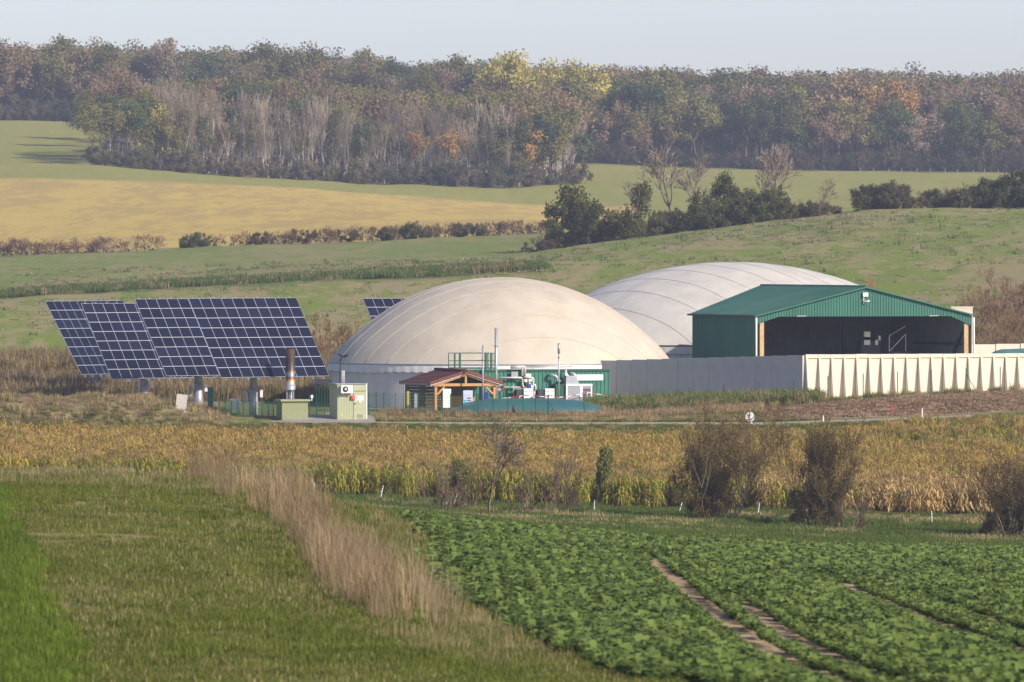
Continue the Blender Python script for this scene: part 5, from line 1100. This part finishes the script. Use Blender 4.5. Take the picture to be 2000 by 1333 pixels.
for i in range(12):
    o = bpy.data.objects.new('fence_post', fp_me); COL.objects.link(o); o.location = G(1682 + i * 27 + random.uniform(-3, 3), 2150); o.scale = (1.3, 1.3, 1.1); tag(o, 'pale wooden post of the fence before the far wood', 'fence post', 'fence posts before the far wood')
# buzzard perched on a stump of post
q = empty('wooden_stump', G(1004, 619.3)); zt = (PX(1004, 806, 619.3) - q.location).z; MB().tube([(0, 0, -.2), (0, 0, zt)], [.06, .05], 8).build('stump', m_wood, q); tag(q, 'short wooden stump carrying the bird', 'stump')
m_bird = mat('brown_plumage', lin('#6b452b'), .85, var=.3, scale=14, col2=lin('#3f2a1e'))
bd = empty('buzzard', G(1004, 619.3) + Vector((0, 0, zt)), R(30))
spine = [((.10, 0, -.20), .018, .03), ((.08, 0, -.10), .035, .05), ((.055, 0, .0), .06, .085), ((.01, 0, .11), .095, .115), ((-.035, 0, .22), .10, .12), ((-.05, 0, .32), .082, .10), ((-.04, 0, .39), .058, .065), ((-.035, 0, .435), .052, .055), ((-.045, 0, .475), .05, .05), ((-.075, 0, .50), .03, .032), ((-.105, 0, .49), .014, .014), ((-.125, 0, .472), .004, .004)]
mb = MB(); n = 14; vs_ = []
for i, (c, ra_, rb_) in enumerate(spine):
    p0 = Vector(spine[max(0, i - 1)][0]); p1 = Vector(spine[min(len(spine) - 1, i + 1)][0]); d_ = (p1 - p0).normalized(); a_ = Vector((0, 1, 0)); b2 = d_.cross(a_)
    for k in range(n): th = 2 * math.pi * k / n; vs_.append(Vector(c) + b2 * ra_ * math.cos(th) + a_ * rb_ * math.sin(th) * (1.12 if abs(math.sin(th)) > .8 and 2 <= i <= 5 else 1))
fs_ = [(i * n + k, i * n + (k + 1) % n, (i + 1) * n + (k + 1) % n, (i + 1) * n + k) for i in range(len(spine) - 1) for k in range(n)] + [tuple(range(n - 1, -1, -1)), tuple((len(spine) - 1) * n + k for k in range(n))]
mb.raw(vs_, fs_)
for s_ in (-1, 1): mb.tube([(-.0, s_ * .045, .06), (-.015, s_ * .045, .0), (-.02, s_ * .045, -.005)], [.03, .014, .012], 6); mb.tube([(-.02, s_ * .045, 0), (-.075, s_ * .05, -.005)], [.012, .005], 5)
mb.build('body', m_bird, bd, True)
for s_ in (-1, 1): MB().raw([(-.06, s_ * .105, .30), (.0, s_ * .128, .26), (.05, s_ * .12, .12), (.115, s_ * .05, -.14), (.02, s_ * .115, .05), (-.06, s_ * .12, .17)], [(0, 1, 5), (1, 2, 4, 5), (2, 3, 4)]).build('folded_wing', mat('dark_wing', lin('#4a2f20'), .9, var=.25, scale=16), bd)
tag(bd, 'brown buzzard perched in front of the bladder tank', 'bird')

# ------------------------------------------------------------------ air
hz_o = MB().box((0, 1750, 33), (1900, 3700, 120)).build('haze', [])
m_h = bpy.data.materials.new('haze_air'); m_h.use_nodes = True; t = m_h.node_tree; t.nodes.clear(); o_ = t.nodes.new('ShaderNodeOutputMaterial'); pv = t.nodes.new('ShaderNodeVolumePrincipled')
pv.inputs['Color'].default_value = (.72, .80, 1.0, 1); pv.inputs['Density'].default_value = .000115; pv.inputs['Anisotropy'].default_value = .1
t.links.new(pv.outputs[0], o_.inputs['Volume']); hz_o.data.materials.clear(); hz_o.data.materials.append(m_h); tag(hz_o, kind='stuff')
